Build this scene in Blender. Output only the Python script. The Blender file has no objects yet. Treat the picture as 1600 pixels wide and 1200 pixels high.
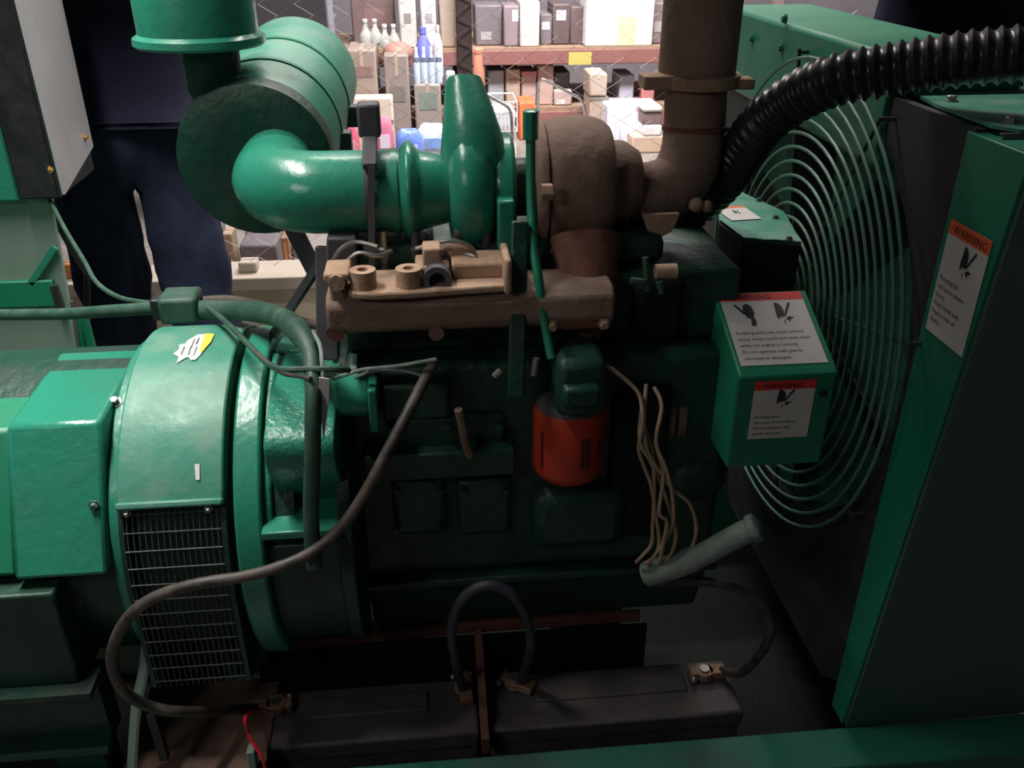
import bpy, bmesh, math, random
from mathutils import Vector, Matrix, Quaternion
random.seed(7)
R_ = math.radians
PI = math.pi
scene = bpy.context.scene
COL = scene.collection

# ------------------------------------------------------------------ camera, world, lights, exposure
CAM_H, PITCH, YAW, FPX = 1.40, R_(28.0), R_(5.5), 1386.0
cam_data = bpy.data.cameras.new('camera')
cam = bpy.data.objects.new('camera', cam_data)
COL.objects.link(cam)
cam.location = (0, 0, CAM_H)
cam.rotation_euler = (PI / 2 - PITCH, 0, -YAW)
cam_data.sensor_width = 36.0
cam_data.lens = FPX / 1600.0 * 36.0
cam_data.clip_start = 0.02
scene.camera = cam

scene.view_settings.view_transform = 'Standard'
scene.view_settings.look = 'None'
scene.view_settings.gamma = 1.0
scene.view_settings.use_curve_mapping = False
scene.view_settings.exposure = 0.0

world = bpy.data.worlds.new('world')
scene.world = world
world.use_nodes = True
wb = world.node_tree.nodes['Background']
wb.inputs['Color'].default_value = (0.80, 0.86, 1.0, 1)
wb.inputs['Strength'].default_value = 0.024


def area(name, loc, aim, sx, sy, power, color):
    d = bpy.data.lights.new(name, 'AREA')
    d.shape = 'RECTANGLE'
    d.size, d.size_y = sx, sy
    d.energy = power
    d.color = color
    o = bpy.data.objects.new(name, d)
    COL.objects.link(o)
    o.location = loc
    o.rotation_euler = (Vector(aim) - Vector(loc)).to_track_quat('-Z', 'Y').to_euler()
    return o


# fluorescent fitting over the generator, strip light over the shop aisle, two added fills
lamp = area('lamp_over_generator', (-0.68, 1.25, 2.2), (-0.70, 1.25, 0), 0.9, 0.10, 12.0, (1.0, 0.96, 0.90))
lamp.data.spread = R_(90)      # made-up narrow beam, shaped to keep light off the radiator
area('fill_front_left', (-1.25, -0.25, 1.95), (0.1, 0.95, 0.4), 0.5, 0.3, 3.8, (1.0, 0.95, 0.90))  # added fill with no known source, brightens the fronts and batteries
area('lamp_over_aisle', (0.7, 4.7, 3.6), (0.6, 6.6, 0.6), 3.0, 0.5, 500.0, (1.0, 0.96, 0.95))
area('fill_from_behind', (0.25, 2.35, 2.75), (0.25, 2.2, 0.0), 1.4, 0.12, 40.0, (1.0, 0.93, 0.86))  # added fill, no lamp known there; lights the radiator top and other tops

# ------------------------------------------------------------------ pixel -> world helpers (photo taken as 1600 x 1200)
_f0 = Vector((math.sin(YAW), math.cos(YAW), 0))
_r = Vector((math.cos(YAW), -math.sin(YAW), 0))
_f = _f0 * math.cos(PITCH) + Vector((0, 0, -math.sin(PITCH)))
_u = _r.cross(_f)
_c = Vector((0, 0, CAM_H))


def ray(px, py):
    return _f + _r * ((px - 800) / FPX) + _u * ((600 - py) / FPX)


def at(px, py, Y):
    d = ray(px, py)
    return _c + d * (Y / d.y)


def atx(px, py, X):
    d = ray(px, py)
    return _c + d * (X / d.x)


def atz(px, py, Z):
    d = ray(px, py)
    return _c + d * ((Z - CAM_H) / d.z)


# ------------------------------------------------------------------ materials
def mat(name, color, rough=0.5, metal=0.0, dirt=None, dirt_amt=0.4, scale=12.0, bump=0.0, bump_scale=60.0, spec=0.5, coat=0.0, sheen=0.0, detail=6.0, lo=0.45, hi=0.7):
    m = bpy.data.materials.new(name)
    m.use_nodes = True
    nt = m.node_tree
    b = nt.nodes['Principled BSDF']
    b.inputs['Base Color'].default_value = (*color, 1)
    b.inputs['Roughness'].default_value = rough
    b.inputs['Metallic'].default_value = metal
    b.inputs['Specular IOR Level'].default_value = spec
    b.inputs['Coat Weight'].default_value = coat
    b.inputs['Coat Roughness'].default_value = 0.12
    b.inputs['Sheen Weight'].default_value = sheen
    tc = nt.nodes.new('ShaderNodeTexCoord')
    if dirt is not None:
        n = nt.nodes.new('ShaderNodeTexNoise')
        n.inputs['Scale'].default_value = scale
        n.inputs['Detail'].default_value = detail
        n.inputs['Roughness'].default_value = 0.65
        nt.links.new(tc.outputs['Object'], n.inputs['Vector'])
        mr = nt.nodes.new('ShaderNodeMapRange')
        mr.inputs['From Min'].default_value = lo
        mr.inputs['From Max'].default_value = hi
        mr.inputs['To Max'].default_value = dirt_amt
        nt.links.new(n.outputs['Fac'], mr.inputs['Value'])
        mx = nt.nodes.new('ShaderNodeMix')
        mx.data_type = 'RGBA'
        mx.inputs['A'].default_value = (*color, 1)
        mx.inputs['B'].default_value = (*dirt, 1)
        nt.links.new(mr.outputs['Result'], mx.inputs['Factor'])
        nt.links.new(mx.outputs['Result'], b.inputs['Base Color'])
        rr = nt.nodes.new('ShaderNodeMapRange')
        rr.inputs['From Min'].default_value = 0.3
        rr.inputs['From Max'].default_value = 0.75
        rr.inputs['To Min'].default_value = max(0.03, rough - 0.08)
        rr.inputs['To Max'].default_value = min(1.0, rough + 0.2)
        nt.links.new(n.outputs['Fac'], rr.inputs['Value'])
        nt.links.new(rr.outputs['Result'], b.inputs['Roughness'])
    if bump > 0:
        n2 = nt.nodes.new('ShaderNodeTexNoise')
        n2.inputs['Scale'].default_value = bump_scale
        n2.inputs['Detail'].default_value = 4.0
        nt.links.new(tc.outputs['Object'], n2.inputs['Vector'])
        bp = nt.nodes.new('ShaderNodeBump')
        bp.inputs['Strength'].default_value = bump
        bp.inputs['Distance'].default_value = 0.01
        nt.links.new(n2.outputs['Fac'], bp.inputs['Height'])
        nt.links.new(bp.outputs['Normal'], b.inputs['Normal'])
    return m


M = {}
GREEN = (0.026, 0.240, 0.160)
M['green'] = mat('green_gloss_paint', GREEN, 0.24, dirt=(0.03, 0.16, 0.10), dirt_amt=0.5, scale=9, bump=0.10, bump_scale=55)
M['green_cast'] = mat('green_paint_on_casting', GREEN, 0.26, dirt=(0.02, 0.12, 0.075), dirt_amt=0.4, scale=14, bump=0.22, bump_scale=130)
M['green_dust_glare'] = mat('green_paint_dust_and_glare', (0.050, 0.255, 0.175), 0.42, dirt=(0.20, 0.30, 0.24), dirt_amt=0.6, scale=16, bump=0.08)  # dust plus glare: the pale glare on lit tops is mixed in
M['green_sheet'] = mat('green_sheet_metal', (0.010, 0.205, 0.110), 0.40, dirt=(0.035, 0.16, 0.10), dirt_amt=0.4, scale=6, bump=0.05)
M['rail'] = mat('dimmed_green_rail', (0.020, 0.165, 0.105), 0.45, dirt=(0.055, 0.075, 0.065), dirt_amt=0.85, scale=4)  # grey mottle puts the fading light along the rail into the colour
M['green_dull'] = mat('dull_grey_green_sheet', (0.050, 0.110, 0.090), 0.55, dirt=(0.10, 0.12, 0.11), dirt_amt=0.7, scale=5)  # greyer than the other green sheets
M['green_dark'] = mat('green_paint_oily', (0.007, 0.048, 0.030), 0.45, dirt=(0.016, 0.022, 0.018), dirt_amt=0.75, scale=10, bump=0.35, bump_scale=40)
M['oily'] = mat('black_iron_oil_and_shade', (0.010, 0.016, 0.013), 0.6, dirt=(0.022, 0.02, 0.018), dirt_amt=0.6, scale=12, bump=0.2, spec=0.12)  # near black: the shade on the deck and in gaps is in this colour
M['grille'] = mat('dark_grille_paint', (0.035, 0.060, 0.055), 0.5, dirt=(0.07, 0.08, 0.075), dirt_amt=0.6, scale=12)
M['green_wire'] = mat('green_wire_paint', (0.045, 0.20, 0.14), 0.45, dirt=(0.14, 0.13, 0.11), dirt_amt=0.7, scale=10)
M['green_grey'] = mat('faded_green_sheet', (0.20, 0.29, 0.24), 0.34, dirt=(0.28, 0.32, 0.28), dirt_amt=0.6, scale=5)
M['shroud'] = mat('shroud_shadow_black', (0.022, 0.026, 0.028), 0.6, dirt=(0.04, 0.04, 0.04), dirt_amt=0.6, scale=7)  # black puts the soft shadow on the radiator face into the colour
M['core'] = mat('radiator_core', (0.015, 0.13, 0.082), 0.7, dirt=(0.02, 0.03, 0.025), dirt_amt=0.6, scale=22, bump=0.3, bump_scale=120)
M['rust'] = mat('rusted_cast_iron', (0.22, 0.135, 0.105), 0.75, dirt=(0.32, 0.24, 0.19), dirt_amt=0.7, scale=11, bump=0.22, bump_scale=60)
M['rust_pale'] = mat('pale_lit_rusted_casting', (0.44, 0.30, 0.21), 0.85, dirt=(0.22, 0.11, 0.065), dirt_amt=0.8, scale=15, bump=0.25, bump_scale=60)  # pale rust: overhead light on the manifold tops is in the colour
M['rust_red'] = mat('red_brown_rusted_iron', (0.150, 0.055, 0.040), 0.8, dirt=(0.22, 0.12, 0.08), dirt_amt=0.7, scale=14, bump=0.2, bump_scale=60)
M['brown_plate'] = mat('brown_tray_plate', (0.20, 0.125, 0.095), 0.8, dirt=(0.10, 0.07, 0.055), dirt_amt=0.7, scale=8, bump=0.2)
M['steel'] = mat('dull_steel', (0.40, 0.39, 0.37), 0.4, 0.85, dirt=(0.2, 0.14, 0.1), dirt_amt=0.5, scale=30)
M['chrome'] = mat('bright_tube', (0.75, 0.75, 0.76), 0.22, 0.9)
M['plated'] = mat('grey_sheet_steel', (0.52, 0.52, 0.55), 0.36, 0.3, dirt=(0.40, 0.38, 0.39), dirt_amt=0.5, scale=7)
M['brass'] = mat('brass_screw', (0.75, 0.42, 0.12), 0.3, 0.9)
M['black'] = mat('black_rubber', (0.014, 0.014, 0.016), 0.45, dirt=(0.05, 0.045, 0.04), dirt_amt=0.4, scale=24)
M['hose'] = mat('black_corrugated_plastic', (0.018, 0.016, 0.020), 0.30, dirt=(0.07, 0.06, 0.06), dirt_amt=0.5, scale=18)
M['cable'] = mat('dusty_black_cable', (0.030, 0.027, 0.026), 0.5, dirt=(0.16, 0.12, 0.10), dirt_amt=0.7, scale=20, lo=0.40, hi=0.65)
M['conduit'] = mat('oversprayed_conduit', (0.026, 0.075, 0.052), 0.5, dirt=(0.08, 0.14, 0.11), dirt_amt=0.7, scale=24)
M['gun_metal'] = mat('dark_grey_bracket', (0.085, 0.080, 0.092), 0.5, dirt=(0.10, 0.09, 0.09), dirt_amt=0.5, scale=20)
M['tan_wire'] = mat('tan_wire', (0.42, 0.30, 0.20), 0.55, dirt=(0.2, 0.13, 0.09), dirt_amt=0.6, scale=30)
M['boot'] = mat('grey_green_boot', (0.17, 0.23, 0.20), 0.6, dirt=(0.30, 0.30, 0.28), dirt_amt=0.6, scale=24, bump=0.3)
M['red_wire'] = mat('red_wire', (0.75, 0.02, 0.04), 0.4)
M['copper'] = mat('corroded_clamp', (0.36, 0.20, 0.12), 0.6, 0.4, dirt=(0.45, 0.36, 0.26), dirt_amt=0.8, scale=60, bump=0.5)
M['orange'] = mat('orange_red_filter_paint', (0.42, 0.034, 0.012), 0.45, dirt=(0.22, 0.025, 0.012), dirt_amt=0.4, scale=16)
M['battery'] = mat('dark_grey_battery_plastic', (0.085, 0.075, 0.078), 0.6, dirt=(0.17, 0.14, 0.13), dirt_amt=0.7, scale=14)
M['white_label'] = mat('white_label', (0.62, 0.60, 0.58), 0.5, dirt=(0.5, 0.44, 0.4), dirt_amt=0.4, scale=20)
M['orange_label'] = mat('orange_label', (0.80, 0.13, 0.030), 0.5)
M['red_label'] = mat('red_label', (0.72, 0.045, 0.035), 0.5)
M['yellow_label'] = mat('yellow_label', (0.80, 0.58, 0.07), 0.5)
M['ink'] = mat('label_ink', (0.015, 0.015, 0.025), 0.6)
M['paper'] = mat('white_paper', (0.75, 0.72, 0.68), 0.7)
M['jeans'] = mat('navy_denim', (0.020, 0.022, 0.050), 0.9, dirt=(0.045, 0.065, 0.12), dirt_amt=0.8, scale=5, bump=0.25, bump_scale=300, spec=0.2)  # bluer mottle stands in for highlights on the legs
M['navy'] = mat('navy_cloth', (0.014, 0.014, 0.034), 0.9, dirt=(0.022, 0.022, 0.05), dirt_amt=0.6, scale=7, bump=0.2, bump_scale=200, spec=0.2)
M['skin'] = mat('skin', (0.36, 0.20, 0.13), 0.5)
M['hair'] = mat('dark_hair', (0.02, 0.015, 0.012), 0.6)
M['shoe'] = mat('black_shoe', (0.015, 0.014, 0.014), 0.4)
M['beige'] = mat('beige_painted_kerb', (0.66, 0.54, 0.41), 0.6, dirt=(0.56, 0.44, 0.32), dirt_amt=0.6, scale=5, bump=0.1)
M['floor'] = mat('dusty_concrete', (0.24, 0.21, 0.19), 0.6, dirt=(0.14, 0.12, 0.11), dirt_amt=0.7, scale=4, bump=0.1)
M['wall'] = mat('hazed_wall', (0.19, 0.17, 0.185), 0.9, dirt=(0.14, 0.125, 0.14), dirt_amt=0.7, scale=2)  # lifted grey: haze over the background is put into the colour
M['rack'] = mat('red_brown_rack_paint', (0.25, 0.105, 0.095), 0.5, dirt=(0.20, 0.09, 0.08), dirt_amt=0.5, scale=8)
M['post'] = mat('brown_purple_post_paint', (0.20, 0.135, 0.14), 0.6, dirt=(0.16, 0.11, 0.11), dirt_amt=0.5, scale=10)
M['mesh'] = mat('galvanised_wire', (0.42, 0.36, 0.35), 0.6, 0.2)
M['pillar'] = mat('grey_lilac_pillar_paint', (0.26, 0.25, 0.31), 0.7, dirt=(0.2, 0.19, 0.24), dirt_amt=0.5, scale=4)
M['wood'] = mat('pallet_wood', (0.30, 0.20, 0.13), 0.8, dirt=(0.2, 0.13, 0.09), dirt_amt=0.6, scale=10)
M['glass'] = mat('clear_plastic_bottle', (0.82, 0.86, 0.84), 0.12)
M['glass'].node_tree.nodes['Principled BSDF'].inputs['Transmission Weight'].default_value = 0.6
_flat = {}


def flat(c, rough=0.55):
    k = (tuple(c), rough)
    if k not in _flat:
        _flat[k] = mat('goods_%d' % len(_flat), c, rough, dirt=tuple(x * 0.75 for x in c), dirt_amt=0.5, scale=9)
    return _flat[k]


# ------------------------------------------------------------------ mesh builder
def frame_from(n, hint=Vector((0, 0, 1))):
    n = Vector(n).normalized()
    if abs(n.dot(hint)) > 0.95:
        hint = Vector((1, 0, 0))
    a = hint.cross(n).normalized()
    return a, n.cross(a).normalized(), n


class MB:
    def __init__(s):
        s.v, s.f = [], []

    def add(s, vs, fs):
        o = len(s.v)
        s.v += [Vector(p) for p in vs]
        s.f += [tuple(o + i for i in f) for f in fs]
        return s

    def hexa(s, a, b):
        """two quads (4 points each, same order) -> closed box"""
        return s.add(list(a) + list(b), [(3, 2, 1, 0), (4, 5, 6, 7), (0, 1, 5, 4), (1, 2, 6, 5), (2, 3, 7, 6), (3, 0, 4, 7)])

    def box(s, p0, p1):
        x0, y0, z0 = p0
        x1, y1, z1 = p1
        return s.hexa([(x0, y0, z0), (x1, y0, z0), (x1, y1, z0), (x0, y1, z0)], [(x0, y0, z1), (x1, y0, z1), (x1, y1, z1), (x0, y1, z1)])

    def obox(s, c, ax, ay, az):
        """oriented box: centre and three half-axis vectors"""
        c, ax, ay, az = Vector(c), Vector(ax), Vector(ay), Vector(az)
        q = [c - ax - ay, c + ax - ay, c + ax + ay, c - ax + ay]
        return s.hexa([p - az for p in q], [p + az for p in q])

    def bar(s, a, b, w, h, hint=Vector((0, 0, 1))):
        a, b = Vector(a), Vector(b)
        u, v, n = frame_from(b - a, hint)
        return s.obox((a + b) / 2, u * w / 2, v * h / 2, (b - a) / 2)

    def prism(s, poly, vec):
        """extrude planar polygon (3-D points) along vec"""
        n = len(poly)
        a = [Vector(p) for p in poly]
        b = [p + Vector(vec) for p in a]
        fs = [tuple(range(n))[::-1], tuple(range(n, 2 * n))]
        fs += [(i, (i + 1) % n, n + (i + 1) % n, n + i) for i in range(n)]
        return s.add(a + b, fs)

    def slab(s, quad, t):
        q = [Vector(p) for p in quad]
        n = (q[1] - q[0]).cross(q[2] - q[0]).normalized()
        return s.prism(q, n * t)

    def lathe(s, prof, org, axis, n=32, hint=Vector((0, 0, 1)), a0=0.0, a1=2 * PI):
        """prof: list of (along, radius)"""
        u, v, w = frame_from(axis, hint)
        org = Vector(org)
        full = abs(a1 - a0 - 2 * PI) < 1e-6
        m = n if full else n + 1
        vs, fs = [], []
        for (t, r) in prof:
            for i in range(m):
                a = a0 + (a1 - a0) * i / n
                vs.append(org + w * t + (u * math.cos(a) + v * math.sin(a)) * r)
        for k in range(len(prof) - 1):
            for i in range(n):
                j = (i + 1) % m
                fs.append((k * m + i, k * m + j, (k + 1) * m + j, (k + 1) * m + i))
        if full:
            if prof[0][1] > 1e-5:
                fs.append(tuple(range(m))[::-1])
            if prof[-1][1] > 1e-5:
                fs.append(tuple((len(prof) - 1) * m + i for i in range(m)))
        return s.add(vs, fs)

    def cyl(s, a, b, r, r2=None, n=16):
        a, b = Vector(a), Vector(b)
        L = (b - a).length
        return s.lathe([(0, r), (L, r if r2 is None else r2)], a, b - a, n)

    def tube(s, pts, r, n=10, closed=False, caps=True, flatten=1.0):
        P = [Vector(p) for p in pts]
        m = len(P)
        rs = r if isinstance(r, (list, tuple)) else [r] * m
        T = []
        for i in range(m):
            a = P[(i - 1) % m] if (closed or i > 0) else P[i]
            b = P[(i + 1) % m] if (closed or i < m - 1) else P[i]
            T.append((b - a).normalized())
        u, v, w = frame_from(T[0])
        vs, fs = [], []
        for i in range(m):
            if i:
                q = T[i - 1].rotation_difference(T[i])
                u = q @ u
                u = (u - T[i] * u.dot(T[i])).normalized()
            v = T[i].cross(u)
            for k in range(n):
                a = 2 * PI * k / n
                vs.append(P[i] + (u * math.cos(a) + v * math.sin(a) * flatten) * rs[i])
        for i in range(m if closed else m - 1):
            i2 = (i + 1) % m
            for k in range(n):
                k2 = (k + 1) % n
                fs.append((i * n + k, i * n + k2, i2 * n + k2, i2 * n + k))
        if caps and not closed:
            fs.append(tuple(range(n))[::-1])
            fs.append(tuple((m - 1) * n + k for k in range(n)))
        return s.add(vs, fs)

    def ball(s, c, r, n=12, m=8, sc=(1, 1, 1)):
        c = Vector(c)
        vs, fs = [c + Vector((0, 0, -r * sc[2]))], []
        for i in range(1, m):
            a = -PI / 2 + PI * i / m
            for k in range(n):
                b = 2 * PI * k / n
                vs.append(c + Vector((r * sc[0] * math.cos(a) * math.cos(b), r * sc[1] * math.cos(a) * math.sin(b), r * sc[2] * math.sin(a))))
        vs.append(c + Vector((0, 0, r * sc[2])))
        for k in range(n):
            fs.append((0, 1 + (k + 1) % n, 1 + k))
            fs.append((len(vs) - 1, 1 + (m - 2) * n + k, 1 + (m - 2) * n + (k + 1) % n))
        for i in range(m - 2):
            for k in range(n):
                fs.append((1 + i * n + k, 1 + i * n + (k + 1) % n, 1 + (i + 1) * n + (k + 1) % n, 1 + (i + 1) * n + k))
        return s.add(vs, fs)

    def arc_shell(s, yc, zc, x0, x1, r0, r1, a0, a1, n=24):
        """part of a hollow drum lying along X; angle 0 is up, 90 degrees faces -Y"""
        vs, fs = [], []
        for i in range(n + 1):
            a = a0 + (a1 - a0) * i / n
            for (x, r) in ((x0, r1), (x1, r1), (x1, r0), (x0, r0)):
                vs.append((x, yc - r * math.sin(a), zc + r * math.cos(a)))
        for i in range(n):
            for k in range(4):
                k2 = (k + 1) % 4
                fs.append((i * 4 + k, i * 4 + k2, (i + 1) * 4 + k2, (i + 1) * 4 + k))
        if abs(a1 - a0 - 2 * PI) > 1e-4:
            fs.append((3, 2, 1, 0))
            fs.append(tuple(n * 4 + k for k in range(4)))
        return s.add(vs, fs)

    def build(s, name, material, parent=None, smooth=True, bevel=0.0, seg=2, kind=None, label=None, sub=0):
        me = bpy.data.meshes.new(name)
        w = world_loc(parent) if parent else Vector((0, 0, 0))
        me.from_pydata([tuple(p - w) for p in s.v], [], s.f)
        me.validate()
        bm = bmesh.new()
        bm.from_mesh(me)
        bmesh.ops.recalc_face_normals(bm, faces=bm.faces)
        bm.to_mesh(me)
        bm.free()
        me.materials.append(material)
        if smooth:
            me.polygons.foreach_set('use_smooth', [True] * len(me.polygons))
            me.set_sharp_from_angle(angle=R_(38))
        o = bpy.data.objects.new(name, me)
        COL.objects.link(o)
        if parent:
            o.parent = parent
        if bevel > 0:
            md = o.modifiers.new('bevel', 'BEVEL')
            md.width = bevel
            md.segments = seg
            md.limit_method = 'ANGLE'
            md.angle_limit = R_(40)
        if sub:
            md = o.modifiers.new('subsurf', 'SUBSURF')
            md.levels = md.render_levels = sub
        if kind:
            o['kind'] = kind
        if label:
            o['label'] = label
        return o


def world_loc(o):
    v = Vector((0, 0, 0))
    while o is not None:
        v += o.location
        o = o.parent
    return v


def thing(name, label, cat, loc=(0, 0, 0), group=None):
    o = bpy.data.objects.new(name, None)
    COL.objects.link(o)
    o.location = loc
    o.empty_display_size = 0.05
    return tag(o, label, cat, group)


def tag(o, label, cat, group=None):
    o['label'] = label
    o['category'] = cat
    if group:
        o['group'] = group
    return o


def struct(o):
    o['kind'] = 'structure'
    return o


def smooth_path(pts, k=6):
    """Catmull-Rom through points"""
    P = [Vector(p) for p in pts]
    out = []
    for i in range(len(P) - 1):
        p0 = P[max(i - 1, 0)]
        p1, p2 = P[i], P[i + 1]
        p3 = P[min(i + 2, len(P) - 1)]
        for j in range(k):
            t = j / k
            out.append(0.5 * ((2 * p1) + (p2 - p0) * t + (2 * p0 - 5 * p1 + 4 * p2 - p3) * t * t + (3 * p1 - p0 - 3 * p2 + p3) * t ** 3))
    out.append(P[-1])
    return out


def pix(pts, k=6):
    return smooth_path([at(*p) for p in pts], k)


def text_geo(txt, size):
    cu = bpy.data.curves.new('lettering_curve', 'FONT')
    cu.body = txt
    cu.size = size
    cu.resolution_u = 2
    o = bpy.data.objects.new('lettering_curve', cu)
    COL.objects.link(o)
    bpy.context.view_layer.update()
    dg = bpy.context.evaluated_depsgraph_get()
    me = bpy.data.meshes.new_from_object(o.evaluated_get(dg))
    vs = [v.co.copy() for v in me.vertices]
    fs = [tuple(p.vertices) for p in me.polygons]
    bpy.data.objects.remove(o)
    bpy.data.curves.remove(cu)
    bpy.data.meshes.remove(me)
    return vs, fs


HAND = [(0.32, 0.98), (0.44, 0.95), (0.54, 0.80), (0.56, 0.60), (0.52, 0.44), (0.47, 0.40), (0.47, 0.32), (0.43, 0.42), (0.38, 0.40),
        (0.36, 0.28), (0.32, 0.40), (0.29, 0.26), (0.27, 0.46), (0.30, 0.70)]
BLADE = [(0.50, 0.42), (0.56, 0.40), (0.86, 0.92), (0.80, 0.97)]
BITS = [[(0.53, 0.30), (0.66, 0.40), (0.82, 0.36), (0.68, 0.30), (0.66, 0.18), (0.60, 0.28)], [(0.46, 0.26), (0.50, 0.26), (0.48, 0.06)]]
DRUM = [(0.35, 0.90), (0.50, 0.96), (0.62, 0.84), (0.66, 0.60), (0.60, 0.44), (0.64, 0.22), (0.56, 0.06), (0.44, 0.10), (0.48, 0.34), (0.36, 0.42), (0.30, 0.64)]
ARM = [(0.04, 0.92), (0.10, 0.96), (0.36, 0.60), (0.30, 0.52)]


def decal(name, parent, O, U, V, w, h, lines, head_col, header='WARNING', head_frac=0.14, picts=('hand',), label=None, pict_box=(0.28, 0.52, 0.80, 0.84), tsize=0.062, ttop=0.44, tstep=0.085, eps=0.0006, blank=False, flip=False):
    """a printed label of w x h metres whose lower corner is O, lying along unit vectors U, V"""
    O, U, V = Vector(O), Vector(U).normalized(), Vector(V).normalized()
    N = U.cross(V).normalized()

    def pt(u, v, e=0.0):
        return O + U * (u * w) + V * (v * h) + N * (eps + e)
    m = MB()
    m.prism([pt(0, 0), pt(1, 0), pt(1, 1), pt(0, 1)], N * 0.0004)
    root = m.build(name, M['white_label'], parent, smooth=False, label=label)
    hb = MB()
    if flip:
        hb.prism([pt(0, 0, .0004), pt(1, 0, .0004), pt(1, head_frac, .0004), pt(0, head_frac, .0004)], N * 0.0003)
    else:
        hb.prism([pt(0, 1 - head_frac, .0004), pt(1, 1 - head_frac, .0004), pt(1, 1, .0004), pt(0, 1, .0004)], N * 0.0003)
    hb.build('header_band', head_col, root, smooth=False)
    t = MB()

    def put(txt, u, v, sz, e, t):
        vs, fs = text_geo(txt, sz)
        t.add([pt(u, v, e) + U * p.x + V * p.y for p in vs], fs)
    if header:
        sz = head_frac * h * 0.85
        th = MB()
        put(header, 0.12, 1 - head_frac * 0.84, sz, 0.0012, th)
        th.build('header_lettering', M['ink'], root, smooth=False)
    for i, ln in enumerate(lines):
        put(ln, 0.06, ttop - i * tstep - tstep * 0.75, tsize * h, 0.0009, t)
    if lines:
        t.build('lettering', M['ink'], root, smooth=False)
    n = len(picts)
    for i, kind in enumerate(picts):
        pb = MB()
        u0, v0, u1, v1 = pict_box
        if n > 1:
            sp = (u1 - u0) / n
            u0, u1 = u0 + sp * i, u0 + sp * (i + 0.92)
        polys = [HAND, BLADE] + BITS if kind == 'hand' else [DRUM, ARM]
        for j, pl in enumerate(polys):
            pb.prism([pt(u0 + (u1 - u0) * a, v0 + (v1 - v0) * b, 0.0007 + j * 0.0001) for a, b in pl], N * 0.0001)
        pb.build('pictogram', M['ink'], root, smooth=False)
    return root


def bolt(parent, c, n, r=0.007, h=0.006, material=None, name='bolt'):
    m = MB()
    n = Vector(n).normalized()
    c = Vector(c)
    m.lathe([(0, r * 1.5), (0.0015, r * 1.5), (0.0016, r), (h, r), (h + 0.001, r * 0.8)], c, n, 6)
    return m.build(name, material or M['steel'], parent)

# ------------------------------------------------------------------ the setting
m = MB(); m.box((-6, -2.5, -0.1), (7, 8.2, 0.0)); struct(m.build('floor', M['floor'], smooth=False))
m = MB(); m.box((-6, 8.2, -0.1), (7, 8.35, 3.9)); struct(m.build('wall_back', M['wall'], smooth=False))
# low kerb that carries the wire fence
kz = at(450, 423, 2.85).z
m = MB(); m.box((-3.2, 2.80, 0.0), (3.6, 2.95, kz - 0.012))
kerb = struct(m.build('kerb', M['beige'], bevel=0.006))
m = MB(); m.box((-3.2, 2.79, kz - 0.045), (3.6, 2.96, kz))
m.build('capping', mat('pale_kerb_capping', (0.55, 0.47, 0.39), 0.5, dirt=(0.45, 0.37, 0.3), dirt_amt=0.5, scale=6), kerb, bevel=0.004)
# grey pillar
p0, p1 = at(430, 20, 4.6), at(512, 20, 4.6)
m = MB(); m.box((p0.x - 0.1, 4.6, 0), (p1.x, 4.9, 3.6)); struct(m.build('pillar', M['pillar'], bevel=0.01))

# ------------------------------------------------------------------ skid base
sk = thing('skid_base', 'green steel skid base the whole generator set is bolted to', 'skid base', (0.0, 1.2, 0.0))
m = MB(); m.box((-1.15, 0.855, 0.0), (1.02, 0.93, 0.262)); m.build('front_rail', M['rail'], sk, bevel=0.004)
m = MB(); m.box((-1.15, 1.60, 0.0), (1.02, 1.68, 0.47)); m.build('rear_rail', M['green_sheet'], sk, bevel=0.004)  # height added to block light from behind on the deck
m = MB(); m.box((-1.15, 0.93, 0.10), (1.02, 1.60, 0.125)); m.build('deck_plate', M['oily'], sk)
zl0, zl1 = 0.335, 0.455
xr = at(147, 1095, 0.93).x
m = MB()
m.prism([(-1.15, y, z) for y, z in ((0.925, zl1), (0.99, zl1), (0.99, zl0), (0.925, zl0), (0.925, zl0 + 0.010), (0.950, zl0 + 0.010), (0.950, zl1 - 0.010), (0.925, zl1 - 0.010))], (xr + 1.15, 0, 0))
m.build('mounting_channel', M['green_dark'], sk, smooth=False)  # dark green stands in for the shade on the channel
m = MB(); m.box((-1.12, 0.95, 0.125), (-1.05, 1.0, zl0)); m.build('channel_support', M['green_dark'], sk)
m = MB(); m.box((xr - 0.09, 0.95, 0.125), (xr - 0.02, 1.0, zl0)); m.build('channel_support', M['green_dark'], sk)
for x in (-0.45, -0.20, 0.25):
    m = MB(); m.box((x - 0.05, 1.14, 0.125), (x + 0.05, 1.30, 0.345)); m.build('mounting_pad', M['green_dark'], sk, bevel=0.004)
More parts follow.
